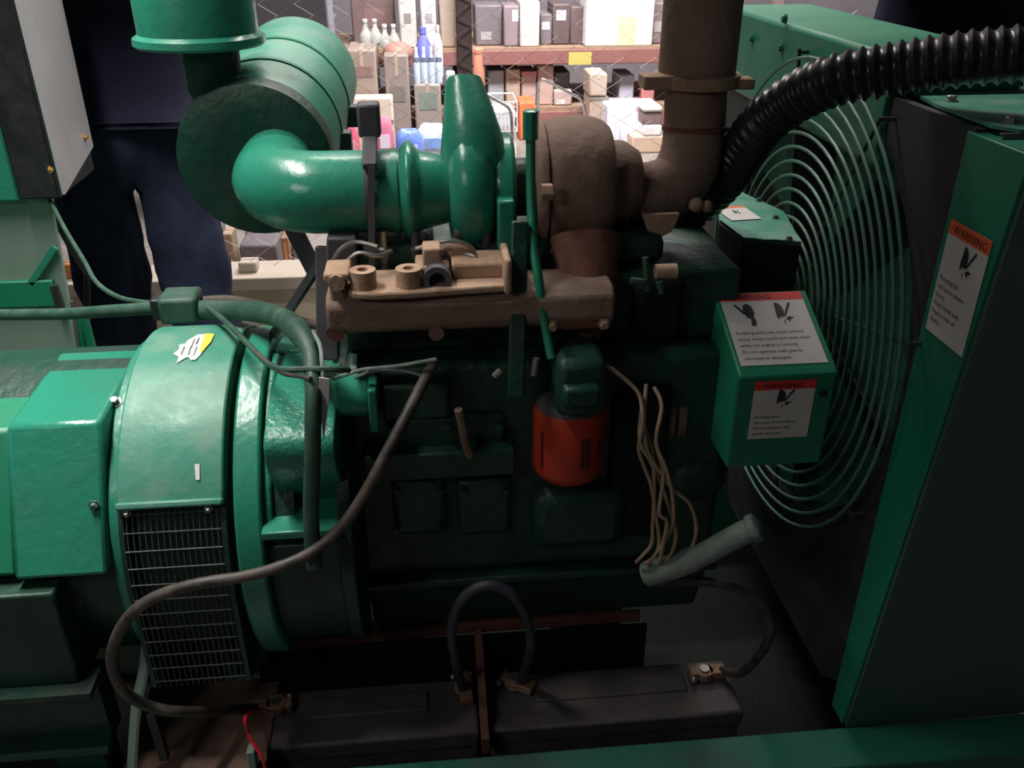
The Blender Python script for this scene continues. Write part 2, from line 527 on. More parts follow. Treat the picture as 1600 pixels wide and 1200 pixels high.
# brown tray plate and rusted battery rack
m = MB(); m.box((-0.50, 0.932, 0.235), (-0.285, 1.13, 0.255)); m.build('tray_plate', M['brown_plate'], sk, bevel=0.003)
BT_ = 0.25
m = MB()
zr = at(600, 984, 1.13).z
xd0 = at(745, 985, 1.13).x
xq = at(398, 1000, 1.125).x
m.prism([(xq, 1.115, zr), (xq, 1.165, zr), (0.33, 1.140, zr), (0.33, 1.128, zr), (xd0, 1.128, zr)], (0, 0, -0.02))
m.build('battery_rack_bar', M['rust_red'], sk, bevel=0.003)
m = MB(); m.box((xq, 1.118, 0.125), (0.34, 1.126, zr - 0.02)); m.build('rack_shade_plate', M['oily'], sk)  # black plate added to keep the gap behind the batteries dark
xd = at(752, 1040, 1.04).x
m = MB(); m.prism([(xd - 0.006, 0.96, BT_ - 0.02), (xd - 0.006, 0.96, BT_ + 0.012), (xd - 0.006, 1.12, zr - 0.003), (xd - 0.006, 1.12, BT_ - 0.02)], (0.012, 0, 0)); m.build('battery_divider', M['rust_red'], sk)
m = MB(); m.bar(at(392, 1168, .95), at(400, 1215, .945), 0.012, 0.02, Vector((0, 1, 0))); m.build('rack_end_post', M['green_grey'], sk, bevel=0.002)
# pale hold-down strap beside the tray
m = MB()
m.tube(pix([(232, 975, 1.0), (228, 1020, .985), (222, 1060, .97), (212, 1110, .955), (206, 1200, .935)], 3), 0.009, 8, flatten=0.5)
m.build('hold_down_strap', M['green_grey'], sk)
m = MB(); m.bar(at(236, 1112, .96), at(258, 1185, .945), 0.012, 0.012); m.build('prop_bar', M['black'], sk)

# ------------------------------------------------------------------ alternator
YC, ZC = 1.22, 0.583
alt = thing('alternator', 'round green alternator with a drip cover over its vent grille', 'alternator', (-0.42, YC, 0.30))
m = MB(); m.lathe([(0, 0.235), (0.50, 0.235)], (-0.70, YC, ZC), (1, 0, 0), 48); m.build('stator_frame', M['green_dark'], alt)
m = MB(); m.arc_shell(YC, ZC, max(-0.50, at(157, 662, 1.05).x), -0.424, 0.20, 0.247, R_(-130), R_(130), 48); m.build('end_ring', M['green'], alt, bevel=0.004)
x0, x1 = -0.424, -0.287
m = MB()
m.arc_shell(YC, ZC, x0, x1, 0.252, 0.262, R_(-62), R_(60), 40)
ca, sa = math.cos(R_(60)), math.sin(R_(60))
m.obox((0.5 * (x0 + x1), YC - 0.262 * sa, ZC + 0.262 * ca), ((x1 - x0) / 2, 0, 0), Vector((0, -sa, ca)) * 0.007, Vector((0, -ca, -sa)) * 0.005)
m.build('drip_cover', M['green_dust_glare'], alt, bevel=0.003)
m = MB(); m.arc_shell(YC, ZC, x0, x0 + 0.004, 0.20, 0.256, R_(-62), R_(60), 40); m.arc_shell(YC, ZC, x1 - 0.004, x1, 0.20, 0.256, R_(-62), R_(60), 40)
m.build('cover_side', M['green'], alt)
# vent grille: every bar its own part; it leaves the drum at its widest and drops straight to the feet
RG, ZG = 0.256, 0.418


def grille_path(t, off=0.0):
    """t runs 0..1 from the cover lip to the foot"""
    la, ls = RG * R_(30), ZC - ZG
    d = t * (la + ls)
    if d < la:
        a = R_(60) + d / RG
        return YC - (RG + off) * math.sin(a), ZC + (RG + off) * math.cos(a)
    return YC - RG - off, ZC - (d - la)


gb = None
nb = 16
for i in range(nb):
    xx = x0 + 0.010 + (x1 - x0 - 0.020) * i / (nb - 1)
    if gb is None:
        m = MB()
        m.tube([(xx, *grille_path(k / 8)) for k in range(9)], 0.0013, 5)
        gb = m.build('grille_bar', M['grille'], alt)
    else:
        c = gb.copy(); COL.objects.link(c); c.location.x = gb.location.x + (xx - x0 - 0.010)
gr = None
for i in range(12):
    y_, z_ = grille_path(0.04 + 0.92 * i / 11, 0.001)
    m = MB(); m.cyl((x0 + 0.006, y_, z_), (x1 - 0.006, y_, z_), 0.0012, n=5)
    m.build('grille_rail', M['grille'], alt)
for xa_, xb_ in ((x0 - 0.001, x0 + 0.006), (x1 - 0.006, x1 + 0.001)):
    m = MB()
    m.prism([(xa_, *grille_path(k / 8)) for k in range(9)] + [(xa_, YC, ZG), (xa_, YC, ZC + 0.20)], (xb_ - xa_, 0, 0)); m.build('grille_frame', M['green_dark'], alt)
# bevelled terminal housing at the end
q = [at(80, 905, 0.957), at(80, 662, 1.05), at(80, 553, 1.25)]
prof = [(q[0].y, q[0].z), (q[1].y, q[1].z), (q[2].y, q[2].z), (1.33, 0.775), (1.45, q[0].z)]
xh0, xh1 = at(10, 680, 1.045).x, at(157, 662, 1.05).x
m = MB(); m.prism([(xh0, y, z) for y, z in prof], (xh1 - xh0, 0, 0)); m.build('terminal_housing', M['green'], alt, bevel=0.006)
m = MB(); m.prism([(-1.02, YC + (y - YC) * 0.955, ZC + (z - ZC) * 0.955) for y, z in prof], (xh0 + 1.02, 0, 0)); m.build('outer_housing', M['green_sheet'], alt, bevel=0.006)
m = MB(); m.lathe([(0, 0.20), (-0.424 - xh1, 0.215)], (xh1, YC, ZC), (1, 0, 0), 40); m.build('housing_neck', M['green'], alt)
m = MB(); m.box((-1.05, 0.946, 0.455), (at(104, 1000, .946).x, 1.40, 0.615)); m.build('mounting_box', M['green_dark'], alt, bevel=0.004)
m = MB(); m.box((-0.66, 1.02, 0.43), (-0.52, 1.42, ZC)); m.build('housing_foot', M['green_dark'], alt, bevel=0.004)
m = MB(); m.box((-0.36, 1.10, 0.31), (-0.29, 1.34, 0.36)); m.build('foot', M['green_dark'], alt, bevel=0.004)
m = MB(); m.box((-0.60, 1.03, zl1 - .05), (-0.53, 1.41, 0.45)); m.build('foot', M['green_dark'], alt, bevel=0.004)
b = at(170, 578, 1.115); bolt(alt, (b.x, YC - 0.247 * math.sin(R_(26)), ZC + 0.247 * math.cos(R_(26))), (0, -math.sin(R_(26)), math.cos(R_(26))), 0.006, 0.008)
for q in [(148, 788, 1.0), (60, 918, 1.0)]:
    p = at(*q); bolt(alt, (p.x, 0.999, p.z), (0, -1, 0), 0.005, 0.006, M['green_wire'])
for xx in (x0 + 0.013, x1 - 0.02):
    bolt(alt, (xx, YC - 0.262 * math.sin(R_(61)), ZC + 0.262 * math.cos(R_(61)) - 0.004), (0, -ca - .4, -.3), 0.004, 0.005)


def on_drum(px, py, r=0.2632):
    """where the sight line meets the drum round the alternator axis"""
    d = ray(px, py)
    a = d.y * d.y + d.z * d.z
    bq = 2 * (d.y * (_c.y - YC) + d.z * (_c.z - ZC))
    cq = (_c.y - YC) ** 2 + (_c.z - ZC) ** 2 - r * r
    t = (-bq - math.sqrt(bq * bq - 4 * a * cq)) / (2 * a)
    return _c + d * t


def drum_poly(poly, name, material, parent, r=0.2632, t=0.0005, label=None):
    m = MB()
    c = on_drum(sum(p[0] for p in poly) / len(poly), sum(p[1] for p in poly) / len(poly), r)
    n = Vector((0, c.y - YC, c.z - ZC)).normalized()
    m.prism([on_drum(a, b_, r) for a, b_ in poly], n * t)
    return m.build(name, material, parent, smooth=False, label=label)


TORN = [(321, 522), (334, 523), (330, 533), (324, 540), (318, 549), (312, 556), (306, 562), (299, 563), (294, 558), (289, 560), (284, 563), (276, 568), (279, 558), (271, 553), (280, 546), (280, 539), (290, 537), (293, 532), (304, 526), (309, 523)]
tl = drum_poly(TORN, 'warning_label', M['paper'], alt, label='torn white warning label with a yellow corner')
drum_poly([(321, 521), (335, 522), (330, 534), (322, 543), (314, 553), (312, 547), (316, 536)], 'yellow_strip', M['yellow_label'], tl, 0.2640)
m = MB()
for (a, b_) in [((311, 527), (306, 537)), ((304, 529), (298, 543)), ((298, 541), (294, 554)), ((307, 541), (302, 556)), ((288, 541), (283, 553)), ((310, 530), (308, 534))]:
    pa, pb = on_drum(*a, 0.2645), on_drum(*b_, 0.2645)
    m.bar(pa, pb, 0.0012, 0.0006)
m.build('lettering', mat('faded_ink', (0.22, 0.22, 0.22), 0.6), tl, smooth=False)
drum_poly([(304, 725), (312, 725), (312, 750), (306, 750)], 'paper_tag', M['paper'], alt)

# ------------------------------------------------------------------ diesel engine
eng = thing('diesel_engine', 'dark oily green diesel engine with a rusted manifold along its side', 'engine', (0.13, YC, 0.33))
# flywheel bell housing next to the alternator
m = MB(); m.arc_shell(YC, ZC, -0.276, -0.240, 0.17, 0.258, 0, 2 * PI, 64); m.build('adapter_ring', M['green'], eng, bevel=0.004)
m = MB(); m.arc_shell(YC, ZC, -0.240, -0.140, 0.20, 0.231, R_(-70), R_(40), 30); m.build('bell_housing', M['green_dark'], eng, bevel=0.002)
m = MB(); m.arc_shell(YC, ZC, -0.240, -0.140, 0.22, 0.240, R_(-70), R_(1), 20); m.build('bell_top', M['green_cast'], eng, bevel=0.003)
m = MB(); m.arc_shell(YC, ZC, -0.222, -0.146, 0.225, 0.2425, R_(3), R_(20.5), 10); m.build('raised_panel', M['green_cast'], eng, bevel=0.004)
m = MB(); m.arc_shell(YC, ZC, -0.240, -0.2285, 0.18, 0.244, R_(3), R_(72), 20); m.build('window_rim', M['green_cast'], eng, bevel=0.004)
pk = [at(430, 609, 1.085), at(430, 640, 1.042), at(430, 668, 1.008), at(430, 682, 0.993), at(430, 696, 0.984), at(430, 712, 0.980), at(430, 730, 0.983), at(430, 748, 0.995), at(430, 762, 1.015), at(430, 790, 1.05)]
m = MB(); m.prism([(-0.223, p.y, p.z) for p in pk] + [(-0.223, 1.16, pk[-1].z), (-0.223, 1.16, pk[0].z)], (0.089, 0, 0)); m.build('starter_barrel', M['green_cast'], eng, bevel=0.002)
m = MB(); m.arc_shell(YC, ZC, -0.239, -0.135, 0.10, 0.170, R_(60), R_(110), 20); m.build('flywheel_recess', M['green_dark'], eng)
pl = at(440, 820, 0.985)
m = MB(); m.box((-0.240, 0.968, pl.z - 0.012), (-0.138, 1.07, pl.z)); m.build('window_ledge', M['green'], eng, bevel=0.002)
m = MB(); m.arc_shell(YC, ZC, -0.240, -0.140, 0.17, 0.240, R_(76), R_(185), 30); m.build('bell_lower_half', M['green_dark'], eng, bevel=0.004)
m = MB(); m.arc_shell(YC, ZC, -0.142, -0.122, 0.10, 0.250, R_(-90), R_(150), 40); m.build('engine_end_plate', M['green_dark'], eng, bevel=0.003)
# block, pan, head
bz0, bz1 = 0.50, 0.86
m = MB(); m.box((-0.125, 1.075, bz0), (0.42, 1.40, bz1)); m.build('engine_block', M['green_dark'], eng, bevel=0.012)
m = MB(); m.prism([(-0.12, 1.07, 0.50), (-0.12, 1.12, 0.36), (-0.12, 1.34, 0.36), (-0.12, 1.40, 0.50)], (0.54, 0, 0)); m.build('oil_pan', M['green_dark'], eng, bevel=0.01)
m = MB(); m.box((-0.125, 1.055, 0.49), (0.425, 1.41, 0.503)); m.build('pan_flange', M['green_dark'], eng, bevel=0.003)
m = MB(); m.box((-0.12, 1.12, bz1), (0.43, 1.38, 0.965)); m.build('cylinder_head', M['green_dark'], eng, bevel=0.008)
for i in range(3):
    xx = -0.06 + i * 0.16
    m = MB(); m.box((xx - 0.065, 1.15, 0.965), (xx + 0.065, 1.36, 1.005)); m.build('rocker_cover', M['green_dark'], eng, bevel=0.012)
# cast ledges and covers on the side of the block
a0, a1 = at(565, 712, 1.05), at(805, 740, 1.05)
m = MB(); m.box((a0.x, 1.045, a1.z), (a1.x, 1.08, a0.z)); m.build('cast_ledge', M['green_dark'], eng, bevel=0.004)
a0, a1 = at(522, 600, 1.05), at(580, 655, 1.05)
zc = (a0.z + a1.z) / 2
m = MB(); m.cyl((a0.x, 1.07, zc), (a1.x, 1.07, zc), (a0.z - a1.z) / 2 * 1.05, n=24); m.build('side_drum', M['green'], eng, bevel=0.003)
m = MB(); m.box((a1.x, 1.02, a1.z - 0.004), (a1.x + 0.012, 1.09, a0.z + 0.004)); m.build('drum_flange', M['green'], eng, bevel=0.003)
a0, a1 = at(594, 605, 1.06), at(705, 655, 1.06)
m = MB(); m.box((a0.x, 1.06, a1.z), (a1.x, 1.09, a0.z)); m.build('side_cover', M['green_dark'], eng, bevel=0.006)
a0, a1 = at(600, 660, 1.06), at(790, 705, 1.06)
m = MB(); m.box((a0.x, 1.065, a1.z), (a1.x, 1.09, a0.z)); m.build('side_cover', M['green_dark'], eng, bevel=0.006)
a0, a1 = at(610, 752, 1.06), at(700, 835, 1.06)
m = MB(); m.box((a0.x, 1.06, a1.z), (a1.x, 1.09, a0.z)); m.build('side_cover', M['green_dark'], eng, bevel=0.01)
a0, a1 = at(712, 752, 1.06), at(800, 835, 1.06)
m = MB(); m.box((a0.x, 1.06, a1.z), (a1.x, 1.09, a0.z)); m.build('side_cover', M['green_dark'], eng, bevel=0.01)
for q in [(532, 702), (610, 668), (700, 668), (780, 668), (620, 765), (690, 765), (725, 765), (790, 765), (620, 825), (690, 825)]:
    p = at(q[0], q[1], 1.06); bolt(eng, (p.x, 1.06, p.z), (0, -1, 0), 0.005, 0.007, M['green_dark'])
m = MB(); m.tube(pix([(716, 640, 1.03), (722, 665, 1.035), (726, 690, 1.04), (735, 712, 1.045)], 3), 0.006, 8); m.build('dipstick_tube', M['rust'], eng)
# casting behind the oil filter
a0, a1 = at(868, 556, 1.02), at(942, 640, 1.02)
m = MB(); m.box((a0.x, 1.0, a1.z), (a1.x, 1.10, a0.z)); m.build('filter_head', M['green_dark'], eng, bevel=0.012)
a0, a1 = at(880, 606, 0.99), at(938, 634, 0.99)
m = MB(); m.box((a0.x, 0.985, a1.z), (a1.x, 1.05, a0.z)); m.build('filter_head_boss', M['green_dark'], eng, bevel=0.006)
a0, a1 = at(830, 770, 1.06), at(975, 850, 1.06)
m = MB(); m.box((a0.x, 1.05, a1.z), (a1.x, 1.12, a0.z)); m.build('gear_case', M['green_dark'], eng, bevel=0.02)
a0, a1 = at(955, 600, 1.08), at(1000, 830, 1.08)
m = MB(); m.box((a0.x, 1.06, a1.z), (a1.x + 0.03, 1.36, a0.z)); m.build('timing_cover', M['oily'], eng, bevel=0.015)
# exhaust manifold
xm0, xm1 = at(510, 480, 1.06).x, at(958, 480, 1.06).x
zt, zb = at(660, 456, 1.06).z, at(660, 517, 1.06).z
mb = MB()
sec = [(1.06, zb), (1.048, zb + 0.012), (1.048, zt - 0.012), (1.062, zt), (1.13, zt), (1.13, zb)]
mb.prism([(xm0, y, z) for y, z in sec], (xm1 - xm0, 0, 0))
man = mb.build('exhaust_manifold', M['rust'], eng, bevel=0.005)
p0, p1 = at(548, 440, 1.075), at(800, 440, 1.075)
m = MB()
lip = [at(544, 452, 1.05), at(552, 462, 1.042), at(585, 472, 1.036), at(640, 470, 1.036), at(700, 460, 1.042), at(798, 450, 1.048)]
m.prism([(p.x, p.y, zt) for p in lip] + [(p1.x, 1.12, zt), (p0.x, 1.12, zt)], (0, 0, 0.010))
m.build('manifold_ledge', M['rust_pale'], man, bevel=0.003)
for (cx, ty, by) in ((568, 425, 462), (639, 425, 462)):
    pt_, pb_ = at(cx, ty, 1.075), at(cx, by, 1.05)
    m = MB(); m.lathe([(0, 0.0175), (0.033, 0.0165), (0.033, 0.007), (0.016, 0.006), (0.016, 0.0)], (pt_.x, 1.060, zt), (0, 0, 1), 24)
    m.build('manifold_boss', M['rust_pale'], man)
a0, a1 = at(507, 418, 1.07), at(548, 430, 1.07)
m = MB(); m.box((a0.x, 1.045, a1.z), (a1.x, 1.10, a0.z)); m.build('end_lug', M['rust_pale'], man, bevel=0.003)
a0, a1 = at(512, 425, 1.06), at(546, 520, 1.06)
m = MB(); m.box((a0.x, 1.055, a1.z), (a1.x, 1.10, a0.z)); m.build('end_flange', M['rust'], man, bevel=0.004)
p = at(527, 437, 1.055); m = MB(); m.cyl((p.x, 1.06, p.z), (p.x, 1.042, p.z), 0.011, n=8); m.build('flange_nut', M['rust_pale'], man)
p = at(525, 518, 1.055); m = MB(); m.cyl((p.x, 1.058, p.z), (p.x, 1.05, p.z), 0.012, n=14); m.build('core_plug', M['rust_red'], man)
p = at(682, 520, 1.055); m = MB(); m.cyl((p.x, 1.06, p.z), (p.x, 1.051, p.z), 0.010, n=14); m.build('core_plug', M['rust'], man)
a0, a1 = at(786, 398, 1.06), at(798, 452, 1.06)
m = MB(); m.box((a0.x, 1.04, a1.z), (a1.x, 1.11, a0.z)); m.build('end_web', M['rust_pale'], man, bevel=0.004)
a0, a1 = at(705, 428, 1.10), at(796, 446, 1.10)
m = MB(); m.box((a0.x, 1.075, zt + 0.008), (a1.x, 1.13, zt + 0.030)); m.build('manifold_rib', M['rust_pale'], man, bevel=0.004)
# injector block between the bosses
p = at(678, 415, 1.085)
m = MB(); m.box((p.x - 0.024, 1.07, p.z - 0.008), (p.x + 0.020, 1.12, p.z + 0.004)); m.box((p.x - 0.014, 1.075, p.z), (p.x + 0.010, 1.11, p.z + 0.026)); m.build('outlet_block', M['rust_pale'], man, bevel=0.003)
p2 = at(683, 438, 1.06)
m = MB(); m.lathe([(0, 0.019), (0.028, 0.018), (0.028, 0.0105), (0.010, 0.0095), (0.010, 0)], (p2.x, 1.078, p2.z), (0, -1, 0.1), 20); m.build('outlet_port', M['gun_metal'], man)
p3 = at(715, 415, 1.12)
m = MB(); m.lathe([(0, 0.030), (0.022, 0.028), (0.026, 0.020)], (p3.x, 1.13, p3.z), (0, -1, 0.3), 20); m.build('side_port', M['rust_pale'], man)
# injectors and their lines between manifold and intake pipe
for i, cx in enumerate((600, 650, 715, 760)):
    p = at(cx, 385, 1.16)
    m = MB(); m.lathe([(0, 0.010), (0.03, 0.010), (0.032, 0.006), (0.055, 0.006)], (p.x, 1.16, p.z - 0.03), (0, -0.1, 1), 10); m.build('injector', M['steel'] if i % 2 == 0 else M['gun_metal'], eng)
ln = [[(590, 385, 1.12), (555, 378, 1.13), (530, 392, 1.12), (515, 420, 1.12)], [(612, 392, 1.12), (590, 400, 1.10), (560, 395, 1.10), (540, 410, 1.10)],
      [(650, 388, 1.12), (700, 376, 1.11), (735, 385, 1.11), (745, 405, 1.11)], [(715, 395, 1.12), (740, 400, 1.10), (755, 415, 1.10), (760, 430, 1.1)]]
for l_ in ln:
    m = MB(); m.tube(pix(l_, 4), 0.0028, 6); m.build('injector_line', M['steel'], eng)
# dark rear bracket on the end of the head
m = MB()
m.prism([at(510, 372, 1.14), at(556, 372, 1.14), at(560, 430, 1.14), at(508, 430, 1.14)], (0, 0.05, 0))
m.build('lifting_bracket', M['gun_metal'], eng, bevel=0.003)
m = MB(); m.bar(at(511, 385, 1.17), at(513, 560, 1.13), 0.03, 0.026, Vector((0, 1, 0))); m.build('end_bracket', M['gun_metal'], eng, bevel=0.002)
m = MB(); m.bar(at(506, 402, 1.17), at(424, 528, 1.25), 0.011, 0.011); m.build('stay_rod', M['gun_metal'], eng)
# upright green bar and oil feed tube beside the turbine
m = MB(); m.tube(pix([(829, 184, 1.14), (829, 240, 1.13), (830, 320, 1.11), (834, 390, 1.08), (842, 440, 1.06), (850, 500, 1.05), (862, 560, 1.03)], 4), 0.0062, 10); fp = m.build('oil_feed_tube', M['green_sheet'], eng)
p = at(829, 205, 1.135); m = MB(); m.lathe([(0, 0.010), (0.035, 0.010), (0.037, 0.006)], (p.x, p.y, p.z - 0.01), (0, 0, 1), 8); m.build('feed_fitting', M['green'], fp)
m = MB(); m.bar(at(812, 345, 1.09), at(806, 620, 1.02), 0.022, 0.012, Vector((0, 1, 0))); m.build('upright_strap', M['green_dark'], eng, bevel=0.003)
for q in [((783, 578), (772, 588)), ((838, 560), (834, 586))]:
    m = MB(); m.cyl(at(*q[0], 1.03), at(*q[1], 1.03), 0.0045, n=8); m.build('strap_stud', M['steel'], eng)
# fan drive: pulley discs and hub in front of the engine
zf = at(1060, 635, 1.12).z
xa = at(1036, 640, 1.08).x
m = MB(); m.lathe([(0, 0.062), (0.016, 0.062), (0.018, 0.050), (0.022, 0.050), (0.024, 0.060), (0.034, 0.060)], (xa, 1.13, zf), (1, 0, 0), 32); m.build('fan_pulley', M['rust'], eng)
m = MB(); m.lathe([(0, 0.057), (0.030, 0.052), (0.032, 0.03), (0.05, 0.03)], (xa + 0.036, 1.13, zf), (1, 0, 0), 32); m.build('fan_hub', M['green_dark'], eng)
p = at(1096, 760, 1.06)
m = MB(); m.ball((p.x, 1.10, p.z), 0.05, 20, 12, (1.0, 0.9, 0.85)); m.build('water_pump_body', M['green_dark'], eng)
m = MB(); m.lathe([(0, 0.105), (0.03, 0.105), (0.034, 0.09)], (at(1010, 800, 1.1).x, YC, at(1010, 800, 1.1).z), (1, 0, 0), 32); m.build('crank_pulley', M['green_dark'], eng)
# thermostat castings under the exhaust elbow
p = at(1030, 430, 1.10)
m = MB(); m.box((p.x - 0.03, 1.10, p.z - 0.10), (p.x + 0.04, 1.24, p.z - 0.01)); m.build('thermostat_housing', M['oily'], eng, bevel=0.012)
p = at(1038, 424, 1.08); m = MB(); m.cyl((p.x - 0.012, p.y, p.z), (p.x + 0.016, p.y, p.z), 0.010, n=10); m.build('hose_fitting', M['rust_pale'], eng)
for (a_, b_) in (((1008, 402, 1.08), (1012, 455, 1.07)), ((1030, 440, 1.07), (1034, 458, 1.07)), ((985, 438, 1.07), (1010, 440, 1.07))):
    m = MB(); m.cyl(at(*a_), at(*b_), 0.0045, n=8); m.build('fuel_fitting', M['conduit'], eng)

# ------------------------------------------------------------------ turbocharger
zx = at(905, 290, 1.22).z
yt = 1.22
tur = thing('turbocharger', 'turbocharger with green compressor scroll and brown rusted turbine scroll', 'turbocharger', (0.15, yt, zx - 0.11))


def lobes(w, r, n=8, fat=0.55):
    out = [(0, r * 0.45)]
    for i in range(n + 1):
        a = PI * i / n
        out.append((w / 2 - w / 2 * math.cos(a), r * (fat + (1 - fat) * math.sin(a) ** 0.7)))
    out.append((w, r * 0.45))
    return out


xc0, xc1 = at(700, 300, 1.17).x, at(776, 300, 1.17).x
m = MB(); m.lathe(lobes(xc1 - xc0, 0.090), (xc0, yt, zx + 0.004), (1, 0, 0), 40); m.build('compressor_scroll', M['green'], tur)
xn = at(742, 300, 1.17).x
m = MB(); m.lathe([(0, 0.070), (0.01, 0.075), (0.026, 0.075), (0.030, 0.068)], (xc1 - 0.004, yt, zx), (1, 0, 0), 36); m.build('backplate', M['green'], tur, bevel=0.002)
pt0, pt1 = at(724, 119, 1.26), at(741, 240, 1.20)
m = MB(); m.tube([pt1 + Vector((0, 0, -.05)), pt1, pt1.lerp(pt0, 0.5), pt0 + Vector((0, 0, -0.008)), pt0], [0.050, 0.046, 0.035, 0.0255, 0.019], 20); m.build('discharge_neck', M['green'], tur)
a0, a1 = at(776, 308, 1.14), at(802, 385, 1.14)
m = MB(); m.box((a0.x, 1.12, a1.z), (a1.x, 1.2, a0.z)); m.build('wastegate_box', M['green'], tur, bevel=0.003)
xb0, xb1 = xc1 + 0.01, at(856, 300, 1.2).x
m = MB(); m.lathe([(0, 0.052), (0.02, 0.040), (0.045, 0.040), (xb1 - xb0, 0.055)], (xb0, yt, zx), (1, 0, 0), 28); m.build('bearing_housing', M['green_dark'], tur)
xt0, xt1 = at(852, 290, 1.16).x, at(966, 290, 1.16).x
m = MB(); m.lathe(lobes(xt1 - xt0, 0.094, 10, 0.72), (xt0, yt + .01, zx), (1, 0, 0), 44); m.build('turbine_scroll', M['rust'], tur)
m = MB(); m.lathe([(0, 0.082), (0.008, 0.088), (0.014, 0.088), (0.018, 0.08)], (xt0 - 0.010, yt + .01, zx), (1, 0, 0), 40); m.build('clamp_ring', M['rust'], tur)
p = at(846, 300, 1.12); m = MB(); m.cyl(p, p + Vector((0.014, 0, 0)), 0.011, n=6); m.build('clamp_nut', M['rust_pale'], tur)
# turbine leg down to the manifold
pa, pb = at(915, 372, 1.16), at(918, 455, 1.12)
m = MB(); m.tube([pa, pa.lerp(pb, .5), pb, pb + Vector((-.02, -0.01, -0.05))], [0.050, 0.043, 0.044, 0.040], 18); m.build('turbine_leg', M['rust_red'], tur)
p = at(900, 498, 1.07)
m = MB(); m.box((p.x - 0.045, 1.05, p.z - 0.008), (p.x + 0.042, 1.14, p.z + 0.006)); m.build('mounting_flange', M['rust_red'], tur, bevel=0.004)
for dx in (-0.035, 0.034):
    bolt(tur, (p.x + dx, 1.05, p.z), (0, -1, 0), 0.006, 0.007, M['rust_pale'])
m = MB(); m.lathe([(0, 0.06), (0.03, 0.058), (0.05, 0.045)], (xt1 - 0.008, yt + .01, zx), (1, 0, 0), 28); m.build('turbine_outlet', M['rust'], tur)

# ------------------------------------------------------------------ intake pipe with clamps
za = at(480, 302, 1.2).z
A = at(400, 252, 1.36)
ip = thing('intake_pipe', 'fat glossy green intake pipe elbowing from air cleaner to turbocharger', 'pipe', (-0.15, 1.2, za - 0.06))
xe = at(412, 300, 1.2).x
pts = [Vector((xe, 1.40, za + 0.002)), Vector((xe, 1.33, za + 0.001))]
for i in range(9):
    a = PI / 2 * i / 8
    pts.append(Vector((xe + 0.085 * (1 - math.cos(a)), 1.285 - 0.085 * math.sin(a), za)))
x580 = at(590, 302, 1.2).x
pts += [Vector((xe + 0.12, 1.2, za)), Vector((xe + 0.18, 1.2, za)), Vector((x580, 1.2, za))]
m = MB(); m.tube(pts, 0.055, 28); m.build('pipe', M['green'], ip)
xs = at(718, 302, 1.2).x
prof = [(0, 0.050), (0.004, 0.055), (0.034, 0.055)]
L = xs - x580
for i in range(9):
    prof.append((L * (0.32 + 0.22 * i / 8), 0.055 + 0.012 * math.sin(PI * i / 8)))
for i in range(9):
    prof.append((L * (0.58 + 0.30 * i / 8), 0.053 - 0.008 * i / 8))
prof += [(L + 0.02, 0.044)]
m = MB(); m.lathe(prof, (x580 - 0.004, 1.2, za), (1, 0, 0), 32); m.build('rubber_sleeve', M['green'], ip)
p = at(592, 300, 1.2)
m = MB(); m.lathe([(0, 0.0585), (0.009, 0.0585)], (at(571, 300, 1.17).x, 1.2, za), (1, 0, 0), 36); m.build('hose_clamp', M['gun_metal'], ip)
m = MB(); m.lathe([(0, 0.0570), (0.008, 0.0570)], (at(613, 300, 1.17).x, 1.2, za), (1, 0, 0), 36); m.build('hose_clamp', M['green'], ip)
# dark sensor on its stem, standing on the pipe
sn = thing('pressure_gauge_box', 'dark rectangular box on a stem clamped over the green pipe', 'sensor', tuple(at(577, 262, 1.16)))
q0, q1 = at(557, 160, 1.2), at(596, 212, 1.2)
m = MB(); m.box((q0.x, 1.185, q1.z), (q1.x, 1.215, q0.z)); m.build('housing', M['gun_metal'], sn, bevel=0.004)
m = MB(); m.bar(at(578, 205, 1.2), at(578, 262, 1.15), 0.019, 0.012, Vector((0, 1, 0))); m.build('stem', M['gun_metal'], sn, bevel=0.002)
m = MB(); m.bar(at(580, 255, 1.145), at(581, 425, 1.135), 0.009, 0.004, Vector((0, 1, 0))); m.build('strap', M['gun_metal'], sn)

# ------------------------------------------------------------------ air cleaner
B = at(466, 122, 1.86)
ax = (B - A).normalized()
L = (B - A).length
ac = thing('air_cleaner', 'large green air cleaner canister with straps and a capped inlet', 'air cleaner', tuple(A))
rA = 0.114
m = MB(); m.lathe([(0.0, rA * 0.93), (0.012, rA), (L, rA), (L + 0.03, rA * 0.7)], A, ax, 48); m.build('canister', M['green_dust_glare'], ac)
m = MB(); m.lathe([(-0.012, rA * 0.5), (-0.014, rA * 0.86), (-0.004, rA * 1.00), (0.02, rA * 1.035), (0.03, rA * 1.02)], A, ax, 48); m.build('end_cap', M['green_dark'], ac)
for t in (0.145, 0.30):
    m = MB(); m.lathe([(t, rA * 1.0), (t + 0.001, rA * 1.022), (t + 0.013, rA * 1.022), (t + 0.014, rA)], A, ax, 48); st_ = m.build('strap', M['green_sheet'], ac)
    side = ax.cross(Vector((0, 0, 1))).normalized()
    q = A + ax * (t + 0.007) + side * rA * 1.03 + Vector((0, 0, -0.02))
    m = MB(); m.obox(q, side * 0.012, ax * 0.012, Vector((0, 0, 0.018))); m.build('strap_buckle', M['gun_metal'], st_, bevel=0.002)
cz = at(313, 66, 1.42)
m = MB(); m.lathe([(-0.004, 0.090), (0.0, 0.094), (0.009, 0.093), (0.014, 0.085), (0.16, 0.085), (0.20, 0.06)], cz, (0, 0, 1), 44); m.build('rain_cap', M['green'], ac)
